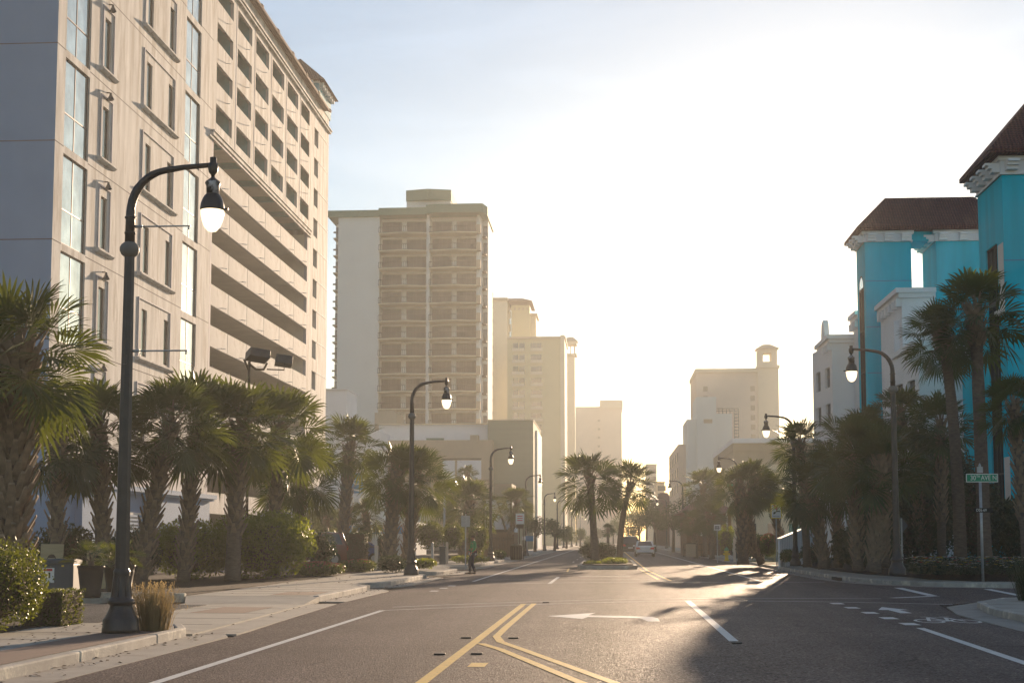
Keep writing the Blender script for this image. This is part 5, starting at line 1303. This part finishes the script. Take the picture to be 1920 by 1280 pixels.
# sign cluster right of the third lamp
Y = 110; x = XU(974, Y); t = thing('notice_board', 'white notice board with dark lettered lower half near the brown bin', 'sign', (x, Y, .14))
pz = lambda v: ZV(v, Y) - .14; px = lambda u: XU(u, Y) - x
MB().box(-.04, .04, -.03, .03, -.1, pz(962)).box(px(980), px(982), -.03, .03, -.1, pz(962)).build('post', M['timber'], t)
MB().box(px(967), px(983), -.05, -.03, pz(982), pz(962)).build('sign_plate', M['white'], t)
MB().box(px(968), px(982), -.06, -.051, pz(990), pz(982.2)).build('lower_plate', M['timber'], t)
b = MB()
for v in (966, 970, 974): b.box(px(970), px(980), -.054, -.0505, pz(v + 1.6), pz(v))
b.build('lettering', M['sign_red'], t)
t2_x = XU(988, 118)
t = thing('pointer_sign', 'small blue and pale direction sign by the fourth lamp', 'sign', (t2_x, 118, .14)); pz = lambda v: ZV(v, 118) - .14
MB().tube([(0, 0, -.1), (0, 0, pz(1002))], .03, 6).build('pole', M['galv'], t); MB().box(-.1, .55, -.04, -.02, pz(1014), pz(1004)).build('sign_plate', M['sign_blue'], t); MB().box(-.4, -.101, -.04, -.02, pz(1012), pz(1005)).build('side_plate', M['white'], t)
# blue banner sign behind the tall palm
Y = 118; x = XU(664, Y); t = thing('billboard', 'tall blue and white sign panel rising behind the tall palm', 'sign', (x, Y, .13))
pz = lambda v: ZV(v, Y) - .13; px = lambda u: XU(u, Y) - x
MB().box(px(659), px(661), .0, .1, -.1, pz(925)).box(px(676), px(678), .0, .1, -.1, pz(925)).build('post', M['galv'], t)
MB().box(px(658), px(681), -.1, .1, pz(923), pz(885)).build('sign_plate', M['sign_blue'], t)
b = MB(); rows = [[(px(668) + r*math.cos(6.28*j/16), -.105, pz(902) + r*.8*math.sin(6.28*j/16)) for r in (.2, .3)] for j in range(17)]; b.grid(rows, False, None, False); b.face([(px(659), -.104, pz(918)), (px(680), -.104, pz(921)), (px(680), -.104, pz(918)), (px(659), -.104, pz(914))]); b.build('emblem', M['white'], t)
# green street sign far right
t = thing('street_name_sign', 'small distant green street name sign on the third right lamp pole', 'street sign', (XU(1377, 109.4), 109.4, 0)); MB().box(-.55, .45, -.03, -.01, ZV(912, 109), ZV(907, 109)).build('sign_plate', M['sign_green'], t)
# diamond sign seen from behind
Y = 60; x = XU(1691, Y); t = thing('diamond_sign', 'diamond traffic sign seen from behind, beside the nearest right lamp', 'road sign', (x, Y, .42)); c = ZV(985, Y) - .42
MB().box(-.03, .03, -.02, .02, -.1, c + .3).build('pole', M['galv'], t)
b = MB(); b.prism([(.0, c - .36), (.36, c), (0, c + .36), (-.36, c)], .022, .03, 'y'); b.build('sign_plate', M['utility'], t, rz=.5)
# parking floodlight, twin boxes
Y = 58; x = XU(462, Y); t = thing('floodlight', 'twin dark box floodlight on a bent arm above the palms', 'floodlight', (x, Y, .15)); pz = lambda v: ZV(v, Y) - .15; px = lambda u: XU(u, Y) - x
MB().tube([(-.0, 0, -.1), (0, 0, pz(672))], .06, 8).build('pole', M['twig'], t)
MB().tube([(0, 0, pz(690)), (-.2, -.1, pz(668))] , .045, 8).tube([(0, 0, pz(676)), (.3, -.1, pz(687)), (.65, -.15, pz(688)), (.8, -.2, pz(676))], .05, 8).tube([(.8, -.2, pz(688)), (1.45, .1, pz(688)), (1.45, .1, pz(676))], .03, 6).build('bracket', M['twig'], t)
b = MB(); b.obox((px(479), -.1, pz(661)), .86, .8, .36, rz=.5, rx=-.2, ry=.12); b.build('lamp_box', M['metal_dark'], t, bevel=.015)
b = MB(); b.obox((px(521), .6, pz(668)), .7, .7, .36, rz=.3, rx=-.15, ry=.12); b.build('lamp_box', M['metal_dark'], t, bevel=.015)
# small tilted floodlight by the blank sign
Y = 96; x = XU(833, Y); t = thing('floodlight', 'tilted pale floodlight on a pole left of the bushy palm', 'floodlight', (x, Y, .15)); pz = lambda v: ZV(v, Y) - .15
MB().tube([(0, 0, -.1), (0, 0, pz(918))], .07, 8).build('pole', M['galv'], t); b = MB(); b.obox((.45, 0, pz(908)), .8, .4, .25, ry=-.55); b.build('lamp_box', M['utility'], t); b = MB(); b.obox((.55, 0, pz(913)), .85, .38, .06, ry=-.55); b.build('visor', M['white'], t)
# utility cabinet
Y = 36.5; x = XU(110, Y); W_, H_ = 1.0, .98
t = thing('utility_cabinet', 'grey green metal utility cabinet with a white notice, beside the driveway', 'utility box', (x, Y, .1), R(8))
b = MB(); b.box(-W_/2, W_/2, -.45, .35, 0, H_ - .12); b.build('cabinet', M['utility'], t, bevel=.02); b = MB(); b.prism([(-.48, H_ - .118), (-.48, H_ - .02), (-.4, H_ + .02), (.48, H_ - .03), (.48, H_ - .118)], -W_/2 - .02, W_/2 + .02, 'x'); b.build('lid', M['utility'], t, bevel=.012)
MB().box(-.3, .02, -.458, -.451, .38, .76).build('notice', M['white'], t)
b = MB(); b.box(-.25, -.03, -.462, -.4585, .68, .74, 0); b.box(-.12, -.08, -.462, -.4585, .5, .64, 1)
for z in (.42, .45, .5, .54): b.box(-.27, -.16, -.462, -.4585, z, z + .012, 1)
b.build('lettering', [M['sign_red'], M['black']], t)
b = MB(); b.box(-.42, -.36, -.462, -.451, .79, .83); b.box(.2, .26, -.462, -.451, .79, .83); b.build('yellow_tab', M['sign_yellow'], t); MB().box(-.6, .7, -.6, .6, -.2, .02).build('base', M['concrete'], t)
# plywood boards with round holes
for (u, Y_, rz, v0, lab) in ((96, 40.5, .12, 1019, 'pale board with a round hole leaning behind the utility cabinet'), (180, 41.0, -.1, 1021, 'pale board with a round hole leaning behind the potted palm')):
    x = XU(u, Y_); h = ZV(v0, Y_) - .15; w = .66; t = thing('game_board', lab, 'board', (x, Y_, .15), rz); t.rotation_euler.x = -.12
    b = MB(); b.box(-w/2, w/2, -.01, .01, 0, h - .001); 
    b.build('board', M['wood'], t, bevel=.004)
    b = MB(); b.lathe([(.001, 0), (.12, 0), (.12, .004)], n=20); o = b.build('hole', M['black'], t, (0, -.0145, h - .42)); o.rotation_euler.x = R(90)
    b = MB(); b.face([(-.1, -.0192, h - .44), (.1, -.0192, h - .44), (.1, -.0192, h - .40), (-.1, -.0192, h - .40)]); b.build('slat', M['wood'], t)
# planters
for (u, Y_, lab, r_, hh, leaf) in ((172, 36.0, 'ribbed black planter holding a small fan palm, beside the utility cabinet', .33, .82, True), (225, 37.0, 'second ribbed black planter, half hidden behind the nearest lamp', .4, .82, False)):
    x = XU(u, Y_); t = thing('planter', lab, 'planter', (x, Y_, .1)); pr_ = [(0, 0), (r_*.72, 0), (r_*.78, .05)]
    for k in range(5): z = .08 + k*.03; pr_ += [(r_*.8, z), (r_*.815, z + .012), (r_*.8, z + .024)]
    pr_ += [(r_*.95, hh*.75), (r_*.97, hh*.78), (r_*.96, hh*.82), (r_, hh - .06), (r_*1.06, hh - .05), (r_*1.06, hh), (r_*.96, hh), (r_*.9, hh - .05), (0, hh - .05)]
    MB().lathe(pr_, n=22).build('pot', M['pot'], t)
    MB().box(-r_*1.3, r_*1.3, -r_*1.2, r_*1.2, -.15, -.002).build('paving_slab', M['concrete'], t)
    tp = thing('potted_palm', 'small fan palm growing in the black planter ' + ('beside the utility cabinet' if leaf else 'behind the nearest lamp'), 'plant', (x, Y_, .1 + hh - .06))
    rnd = random.Random(8 if leaf else 9); mb = MB()
    for i in range(15): fan_leaf(mb, rnd, Vector((0, 0, .12)), i*2.4, R(70 - 4.6*i), rnd.uniform(.3, .45), rnd.uniform(.3, .4), 18)
    mb.build('foliage', [M['leafA'], M['boot']], tp); MB().lathe([(.07, -.02), (.09, .1), (.05, .2)], n=8).build('stem', M['bark'], tp)
# posts, pedestal, bin, hydrant
for (u, Y_, v0, v1, w, m, lab) in ((706, 68, 1024, 1072, .16, 'pinkish', 'square pale post left of the second lamp'), (811, 78, 1018, 1046, .13, 'galv', 'thin pale post in the shrubs right of the second lamp'), (838, 84, 1017, 1052, .14, 'pinkish', 'tan square post beside the grey pedestal box'), (1377, 98, 1010, 1045, .17, 'pinkish', 'pale post below the third right lamp'), (1430, 86, 1028, 1046, .16, 'pinkish', 'short pale post below the pink flowering shrub')):
    x = XU(u, Y_); b = MB(); b.box(-w/2, w/2, -w/2, w/2, -.1, ZV(v0, Y_) - .14); b.prism([(-w*.6, ZV(v0, Y_) - .14), (w*.6, ZV(v0, Y_) - .14), (0, ZV(v0, Y_) - .08)], -w*.6, w*.6, 'y'); tag(b.build('post', M[m], None, (x, Y_, .14), bevel=.01), lab, 'post')
x = XU(830, 83); b = MB(); b.box(-.17, .17, -.14, .14, -.1, .95); b.box(-.19, .19, -.16, .16, .951, 1.02); b.box(-.1, .1, -.15, -.141, .5, .8); tag(b.build('pedestal_box', M['utility'], None, (x, 83, .14), bevel=.01), 'grey green pedestal box between shrubs and tan post', 'utility box')
x = XU(968, 100); t = thing('litter_bin', 'brown cylindrical litter bin near the third left lamp', 'litter bin', (x, 100, .14)); MB().lathe([(0, 0), (.36, 0), (.38, .05), (.4, .95), (.42, .97), (.42, 1.02), (.3, 1.1), (.16, 1.14), (.16, 1.1), (0, 1.1)], n=14, smooth=False).build('body', M['bin'], t); b = MB()
for k in range(14): a = 6.283*k/14; b.obox((math.cos(a)*.405, math.sin(a)*.405, .5), .03, .09, .85, rz=a)
b.build('slat', M['timber'], t)
x = XU(1295, 118); t = thing('litter_bin', 'pale square litter bin on the right pavement before the brown shop', 'litter bin', (x, 118, .14)); MB().box(-.38, .38, -.38, .38, 0, 1.05).build('body', M['tan'], t, bevel=.02); MB().box(-.42, .42, -.42, .42, 1.052, 1.15).build('lid', M['bin'], t, bevel=.02)
x = XU(1362, 97); t = thing('fire_hydrant', 'yellow fire hydrant with green cap on the right verge', 'fire hydrant', (x, 97, .14))
MB().lathe([(0, 0), (.19, 0), (.19, .06), (.12, .08), (.12, .6), (.17, .62), (.17, .68), (.0, .68)], n=12).build('body', M['sign_yellow'], t); MB().lathe([(.16, .681), (.15, .78), (.08, .88), (.03, .9), (.03, .95), (0, .95)], n=12).build('cap', M['sign_green'], t); MB().tube([(-.22, 0, .45), (.22, 0, .45)], .065, 8).tube([(0, -.2, .4), (0, 0, .4)], .085, 8).build('nozzle', M['sign_yellow'], t)
# white ramp wall
Y = 80; A, B, C_ = at(1461, 1040, 76), at(1540, 1038, 84), 0
t = thing('ramp_wall', 'white vertically slatted ramp wall rising to the right behind a lamp', 'wall', (A[0], A[1], .14)); d = Vector((B[0] - A[0], B[1] - A[1])); Ln = d.length; t.rotation_euler.z = math.atan2(d.y, d.x)
h0, h1 = ZV(1012, 76) - .14, ZV(985, 82) - .14
b = MB(); b.prism([(0, -.1), (Ln, -.1), (Ln, h1), (Ln*.8, h1), (0, h0)], -.06, .06, 'y'); b.build('panel', M['white_stucco'], t)
b = MB()
for k in range(26):
    xx = .05 + (Ln - .1)*k/25; hz = h0 + (h1 - h0)*min(xx/(Ln*.8), 1); b.box(xx - .012, xx + .012, -.075, -.062, 0, hz - .03)
b.build('batten', M['trim'], t); b = MB(); b.prism([(-.04, h0 + .001), (Ln*.8, h1 + .001), (Ln + .05, h1 + .001), (Ln + .05, h1 + .09), (Ln*.8, h1 + .09), (-.04, h0 + .09)], -.1, .1, 'y'); b.build('capping', M['white'], t)
x = XU(1528, 74); t = thing('path_light', 'short black path light in front of the white ramp wall', 'path light', (x, 74, .35)); MB().tube([(0, 0, -.1), (0, 0, 1.15)], .035, 8).build('pole', M['metal_dark'], t); MB().lathe([(.04, 1.15), (.12, 1.2), (.12, 1.3), (.04, 1.34), (0, 1.34)], n=12).build('lamp_head', M['metal_dark'], t)
# fence and railings on the hazy right side
x = XU(1282, 128); t = thing('low_fence', 'low brown rail fence in front of the brown shop', 'fence', (x, 128, .14)); b = MB(); LL = XU(1372, 128) - x
for k in range(12): b.box(k*LL/11 - .04, k*LL/11 + .04, -.04, .04, -.1, 1.1)
b.build('post', M['timber'], t); MB().box(0, LL, -.03, .03, .95, 1.05).box(0, LL, -.03, .03, .45, .53).build('rail', M['timber'], t)
x = XU(905, 118); t = thing('plank_fence', 'tall brown plank fence below the half-timbered shop', 'fence', (x, 118, .14)); b = MB(); LL = XU(962, 118) - x
k = 0
while k*.22 < LL: b.box(k*.22, k*.22 + .19, -.02, .02, -.1, 1.9 + .05*math.sin(k*2.1)); k += 1
b.build('plank', M['fence_wood'], t); MB().box(0, LL, .021, .06, .4, .5).box(0, LL, .021, .06, 1.5, 1.6).build('rail', M['timber'], t)

# ================================================================== CARS
def car(name, label, loc, rz, paint, prof, W=1.8, wheels=(.78, 3.5), hw=.33, glass=None, kind='sedan', L=4.6):
    """x forward along local +Y; prof: (y, z, halfwidth factor) outline of body from rear bumper over roof to the nose"""
    t = thing(name, label, 'car', loc, rz)
    b = MB(); rows = []
    n = len(prof)
    for (y, z, wf) in prof:
        hw_ = W/2*wf; rows.append([(-hw_, y, z - .12 if z > .9 else z - .06), (-hw_*.94, y, z - .03), (-hw_*.6, y, z), (0, y, z + .015), (hw_*.6, y, z), (hw_*.94, y, z - .03), (hw_, y, z - .12 if z > .9 else z - .06)])
    b.grid(rows, False, None, True)
    belt = .92 if kind == 'sedan' else 1.02
    # body sides: lower shell as stacked sections
    for s in (-1, 1):
        sr = []
        for (zz, wf) in ((.28, .94), (.45, 1.0), (.75, 1.0), (belt, .96)):
            sr.append([(s*W/2*wf*(1 - .12*abs((y - L/2)/(L/2))**4), y, zz) for y in np.linspace(.02, L - .02, 16)])
        b.grid(sr, False, None, True)
    for y, bz_ in ((0.0, 1), (L, -1)):
        er = [[(-W/2*.86 + W*.86*j/6, y + bz_*(.0 if 0 < j < 6 else .04) , zz) for j in range(7)] for zz in (.28, .5, .75, belt)]
        b.grid(er, False, None, True)
    tp = [[(-W/2*.93, y, belt - .01), (W/2*.93, y, belt - .01)] for y in np.linspace(0, L, 12)]
    b.grid(tp, False, None, True); b.face([(-W*.45, 0, .28), (W*.45, 0, .28), (W*.45, L, .28), (-W*.45, L, .28)])
    # greenhouse
    ys = [p for p in prof if p[1] > belt + .05]; y0g, y1g = glass[0], glass[1]; rt_ = 1.46 if kind == 'sedan' else 1.7
    yr0, yr1 = glass[2], glass[3]
    g = MB(); cabm = MB()
    lo = [(-W*.44, y0g, belt), (W*.44, y0g, belt), (W*.44, y1g, belt), (-W*.44, y1g, belt)]; hi = [(-W*.36, yr0, rt_ - .06), (W*.36, yr0, rt_ - .06), (W*.36, yr1, rt_ - .06), (-W*.36, yr1, rt_ - .06)]
    for i in range(4):
        q_ = [Vector(p) for p in (lo[i], lo[(i+1) % 4], hi[(i+1) % 4], hi[i])]; cabm.face(q_)
        c_ = (q_[0] + q_[1] + q_[2] + q_[3])/4; n_v = (q_[1] - q_[0]).cross(q_[3] - q_[0]).normalized()
        if n_v.dot(c_ - Vector((0, (y0g + y1g)/2, belt))) < 0: n_v = -n_v
        g.face([c_ + (p - c_)*.86 + n_v*.02 for p in q_])
    cabm.face(hi)
    r = MB(); n_ = 8
    rr = [[(W*.37*math.sin((j/6 - .5)*math.pi*.98)*1.0, yr0 - .05 + (yr1 - yr0 + .1)*i/n_, rt_ - .07 + .07*math.cos((j/6 - .5)*math.pi*.98)*math.sin(math.pi*(.15 + .7*i/n_))) for j in range(7)] for i in range(n_ + 1)]
    r.grid(rr, False, None, True)
    for (a, c) in ((lo[0], hi[0]), (lo[1], hi[1]), (lo[2], hi[2]), (lo[3], hi[3])): r.tube([a, c], .045, 5)
    for s in (-1, 1): r.tube([(s*W*.44, (y0g + y1g)/2, belt), (s*W*.36, (yr0 + yr1)/2, rt_ - .06)], .04, 5)
    # lower body only of the profile shell
    b2 = MB(); b2.v, b2.f, b2.m, b2.sm = b.v, b.f, b.m, b.sm
    # drop the roof part of the first grid: keep deck and bonnet
    keep = [(y, z, w) for (y, z, w) in prof if z <= belt + .12]
    b3 = MB(); off = n*7
    b3.v = b.v[off:]; b3.f = [tuple(i - off for i in f) for f, in zip([f for f in b.f if min(f) >= off])]; b3.m = [0]*len(b3.f); b3.sm = [True]*len(b3.f)
    for seg in (([p for p in keep if p[0] < L/2]), ([p for p in keep if p[0] >= L/2])):
        if len(seg) > 1: b3.grid([[(-W/2*w*.93, y, z - .05), (-W/2*w*.6, y, z), (0, y, z + .015), (W/2*w*.6, y, z), (W/2*w*.93, y, z - .05)] for (y, z, w) in seg], False, None, True)
    bo = b3.build('body', M[paint], t)
    cabm.build('cabin', M[paint], t); r.build('roof', M[paint], t); g.build('window', M['dark_glass'], t)
    MB().box(-W*.43, W*.43, -.06, .05, .3, .5).box(-W*.43, W*.43, L - .05, L + .06, .3, .5).build('bumper', M['plastic'] if kind == 'suv' else M[paint], t, bevel=.03)
    for s in (-1, 1):
        MB().prism([(s*W*.22, belt - .22), (s*W*.44, belt - .26), (s*W*.47, belt - .05), (s*W*.3, belt - .06)], -.03, .12, 'y').build('tail_light', M['red_lamp'], t)
        MB().prism([(s*W*.25, .6), (s*W*.45, .62), (s*W*.46, .76), (s*W*.28, .72)], L - .1, L + .03, 'y').build('headlight', M['white'], t)
        MB().obox((s*W*.53, y1g - .35, belt + .06), .2, .1, .14).build('wing_mirror', M[paint], t, bevel=.02)
        for y in wheels:
            w = MB(); w.tube([(s*(W/2 - .2), y, hw), (s*(W/2 + .005), y, hw)], hw, 20); wo2 = w.build('wheel', M['tyre'], t)
            rm = MB(); rm.tube([(s*(W/2 - .02), y, hw), (s*(W/2 + .012), y, hw)], hw*.62, 14); rm.build('rim', M['rim'], wo2)
    MB().box(-.26, .26, -.07, -.061, .58, .7).build('number_plate', M['white'], t)
    MB().box(-W*.4, W*.4, -.065, -.055, .3, .4).build('rear_valance', M['plastic'], t)
    return t
SED = [(0.02, .9, .9), (.25, .98, .93), (.7, 1.0, .95), (3.2, .98, .95), (4.2, .82, .92), (4.58, .66, .85)]
SUV = [(0.02, 1.0, .92), (.2, 1.05, .95), (3.4, 1.08, .95), (4.3, .98, .92), (4.58, .8, .85)]
car('sedan', 'white saloon car driving away, seen from behind with red tail lights', (XU(1209.5, 130), 130, 0.0), 0, 'car_white', SED, 1.8, glass=(.55, 3.35, 1.25, 2.6), L=4.6)
SC_ = car('suv', 'dark sport utility car ahead of the white saloon in the same lane', (XU(1182, 146), 146, 0.0), 0, 'car_dark', SUV, 1.9, glass=(.1, 3.5, .35, 2.7), kind='suv', L=4.6)
SC_.scale = (1, 1, 1.12)
def parked(label, u, Y_, rz, paint, kind): return car('parked_car', label, (XU(u, Y_), Y_, .13), rz, paint, SUV if kind == 'suv' else SED, 1.8, glass=(.15, 3.5, .4, 2.6) if kind == 'suv' else (.5, 3.4, 1.2, 2.6), kind=kind, L=4.6)
parked('red-brown estate car parked behind the hedge end and flowers', 655, 79, R(100), 'car_red', 'suv').scale = (1, 1, 1.1)
parked('blue hatchback parked behind the tall palm', 718, 84, R(115), 'car_blue', 'sedan')
parked('silver car parked farther back in the lot behind the palms', 560, 96, R(95), 'rim', 'sedan')

# ================================================================== PERSON
def skin_obj(name, verts, edges, rad, m, parent, root=0, sub=2):
    me = bpy.data.meshes.new(name); me.from_pydata([tuple(v) for v in verts], edges, []); me.materials.append(m)
    o = bpy.data.objects.new(name, me); COL.objects.link(o); o.parent = parent
    s = o.modifiers.new('skin', 'SKIN'); s.use_smooth_shade = True
    for i, r in enumerate(rad):
        me.skin_vertices[0].data[i].radius = (r, r) if not hasattr(r, '__len__') else r
    me.skin_vertices[0].data[root].use_root = True
    sb = o.modifiers.new('sub', 'SUBSURF'); sb.levels = sub; sb.render_levels = sub
    dg = bpy.context.evaluated_depsgraph_get(); bpy.context.view_layer.update()
    me2 = bpy.data.meshes.new_from_object(o.evaluated_get(dg)); o.modifiers.clear(); o.data = me2
    for p in me2.polygons: p.use_smooth = True
    if not me2.materials: me2.materials.append(m)
    return o
def person_at(x, y, z, rz):
    t = thing('person', 'person in green jumper over white shirt and dark jeans stepping towards the kerb', 'person', (x, y, z), rz)
    # faces local -X, height 1.78
    V = dict(pel=(0, 0, .98), wst=(.01, 0, 1.12), ch=(.02, 0, 1.34), nk0=(.03, 0, 1.5), nk=(.0, 0, 1.56), hd0=(-.01, 0, 1.63), hd1=(.0, 0, 1.7),
             hl=(.0, -.1, .95), kl=(-.06, -.11, .52), al=(.1, -.11, .12), fl=(.0, -.11, .05), tl=(-.12, -.11, .035),
             hr=(.0, .1, .95), kr=(-.14, .11, .53), ar=(-.12, .11, .12), fr=(-.2, .11, .05), tr=(-.33, .11, .035),
             sl=(.03, -.2, 1.45), el=(.06, -.26, 1.18), wl=(-.1, -.25, .98), pl=(-.15, -.245, .92),
             sr=(.03, .2, 1.45), er=(-.02, .26, 1.18), wr=(-.2, .22, 1.02), pr=(-.25, .21, .97))
    K = list(V); I = {k: i for i, k in enumerate(K)}
    E = [('pel', 'wst'), ('wst', 'ch'), ('ch', 'nk0'), ('nk0', 'nk'), ('nk', 'hd0'), ('hd0', 'hd1'), ('pel', 'hl'), ('hl', 'kl'), ('kl', 'al'), ('al', 'fl'), ('fl', 'tl'), ('pel', 'hr'), ('hr', 'kr'), ('kr', 'ar'), ('ar', 'fr'), ('fr', 'tr'),
         ('nk0', 'sl'), ('sl', 'el'), ('el', 'wl'), ('wl', 'pl'), ('nk0', 'sr'), ('sr', 'er'), ('er', 'wr'), ('wr', 'pr')]
    Rd = dict(pel=(.14, .12), wst=(.15, .125), ch=(.17, .14), nk0=.07, nk=.055, hd0=(.085, .07), hd1=(.095, .08), hl=.085, kl=.055, al=.038, fl=.035, tl=.03, hr=.085, kr=.055, ar=.038, fr=.035, tr=.03, sl=.055, el=.04, wl=.026, pl=.03, sr=.055, er=.04, wr=.026, pr=.03)
    verts = [V[k] for k in K]; edges = [(I[a], I[b]) for a, b in E]; rad = [Rd[k] for k in K]
    # fingers
    for hand, sgn in (('pl', 1), ('pr', 1)):
        h = Vector(V[hand])
        for j, (dx, L) in enumerate(((-.022, .065), (-.008, .072), (.006, .068), (.02, .055))):
            a = h + Vector((dx, 0, -.03)); b_ = a + Vector((-.01, 0, -L*.55)); c = b_ + Vector((.012, 0, -L*.45)); n0 = len(verts); verts += [a, b_, c]; rad += [.009, .0085, .007]; edges += [(I[hand], n0), (n0, n0 + 1), (n0 + 1, n0 + 2)]
        a = h + Vector((-.035, 0, -.005)); b_ = a + Vector((-.02, 0, -.035)); n0 = len(verts); verts += [a, b_]; rad += [.01, .008]; edges += [(I[hand], n0), (n0, n0 + 1)]
    body = skin_obj('body', verts, edges, rad, M['skin'], t)
    # nose and ears
    fb_ = MB(); fb_.obox((-.1, 0, 1.645), .03, .022, .035, ry=.3); fb_.obox((0.0, .078, 1.65), .03, .015, .05); fb_.obox((0.0, -.078, 1.65), .03, .015, .05); fb_.obox((-.088, 0, 1.607), .012, .04, .008)
    fb_.build('face', M['skin'], body, bevel=.005)
    def sub(keys, edges_, rr, name, m, root=0): 
        ii = {k: i for i, k in enumerate(keys)}; return skin_obj(name, [V2[k] for k in keys], [(ii[a], ii[b]) for a, b in edges_], rr, m, t, root)
    V2 = dict(V); V2.update(ch2=(.02, 0, 1.3), hem=(0, 0, .93), cl=(-.08, -.252, 1.0), cr=(-.18, .225, 1.035), nk1=(.02, 0, 1.52), kl2=(-.06, -.11, .52), al2=(.09, -.11, .09), ar2=(-.12, .11, .09))
    sub(['wst', 'ch2', 'nk0', 'sl', 'el', 'cl', 'sr', 'er', 'cr', 'pel2', 'nk1'] if False else ['wst', 'ch2', 'nk0', 'sl', 'el', 'cl', 'sr', 'er', 'cr', 'nk1'], [('wst', 'ch2'), ('ch2', 'nk0'), ('nk0', 'nk1'), ('nk0', 'sl'), ('sl', 'el'), ('el', 'cl'), ('nk0', 'sr'), ('sr', 'er'), ('er', 'cr')], [(.185, .165), (.20, .175), .095, .085, .065, .045, .085, .065, .045, .07], 'jumper', M['hoodie'])
    MB().lathe([(.19, .985), (.2, 1.0), (.195, 1.045), (.185, 1.06)], (0.01, 0, 0), 16).build('waistband', M['orange_band'], t)
    MB().lathe([(.185, .87), (.19, .9), (.19, 1.0), (.15, 1.02)], (0.0, 0, 0), 16).build('shirt', M['shirt'], t)
    sub(['pel', 'hl', 'kl', 'al2', 'hr', 'kr', 'ar2'], [('pel', 'hl'), ('hl', 'kl'), ('kl', 'al2'), ('pel', 'hr'), ('hr', 'kr'), ('kr', 'ar2')], [(.165, .145), .115, .085, .065, .115, .085, .065], 'jeans', M['jeans'])
    for (x_, y_) in ((0, -.11), (-.2, .11)):
        b = MB(); rows = [[(x_ + .1 - .27*i/5 + 0*j, y_ + math.cos(6.283*j/10)*(.05 - .012*abs(i - 2)/2), .05 + math.sin(6.283*j/10)*(.05 if i < 2 else .04 - .004*i)) for j in range(10)] for i in range(6)]; b.grid(rows, True, None, True, True, True); b.build('shoe', M['shoe'], t)
    hb = MB(); rows = []
    for i in range(7):
        ph = math.pi*.56*i/6; rows.append([(.012 + math.sin(ph)*.108*math.cos(6.283*j/14), math.sin(ph)*.088*math.sin(6.283*j/14), 1.675 + math.cos(ph)*.105 + (.03 if math.cos(6.283*j/14) < -.5 and i > 4 else 0)) for j in range(14)])
    hb.grid(rows, True, None, True); hb.build('hair', M['hair'], body)
    return t
pp_ = person_at(XU(887, 65.5), 65.5, .0, R(12))

# ================================================================== HAZE
hm = bpy.data.materials.new('haze'); hm.use_nodes = True; hn = hm.node_tree
for n in list(hn.nodes):
    if n.type != 'OUTPUT_MATERIAL': hn.nodes.remove(n)
pv = hn.nodes.new('ShaderNodeVolumePrincipled'); pv.inputs['Color'].default_value = (.95, .935, .87, 1); pv.inputs['Density'].default_value = .00076; pv.inputs['Anisotropy'].default_value = .3
hn.links.new(pv.outputs[0], hn.nodes['Material Output'].inputs['Volume'])
hz = MB(); hz.box(-430, 430, -65, 905, -1.2, 60)
ho = hz.build('haze', hm); ho['kind'] = 'stuff'
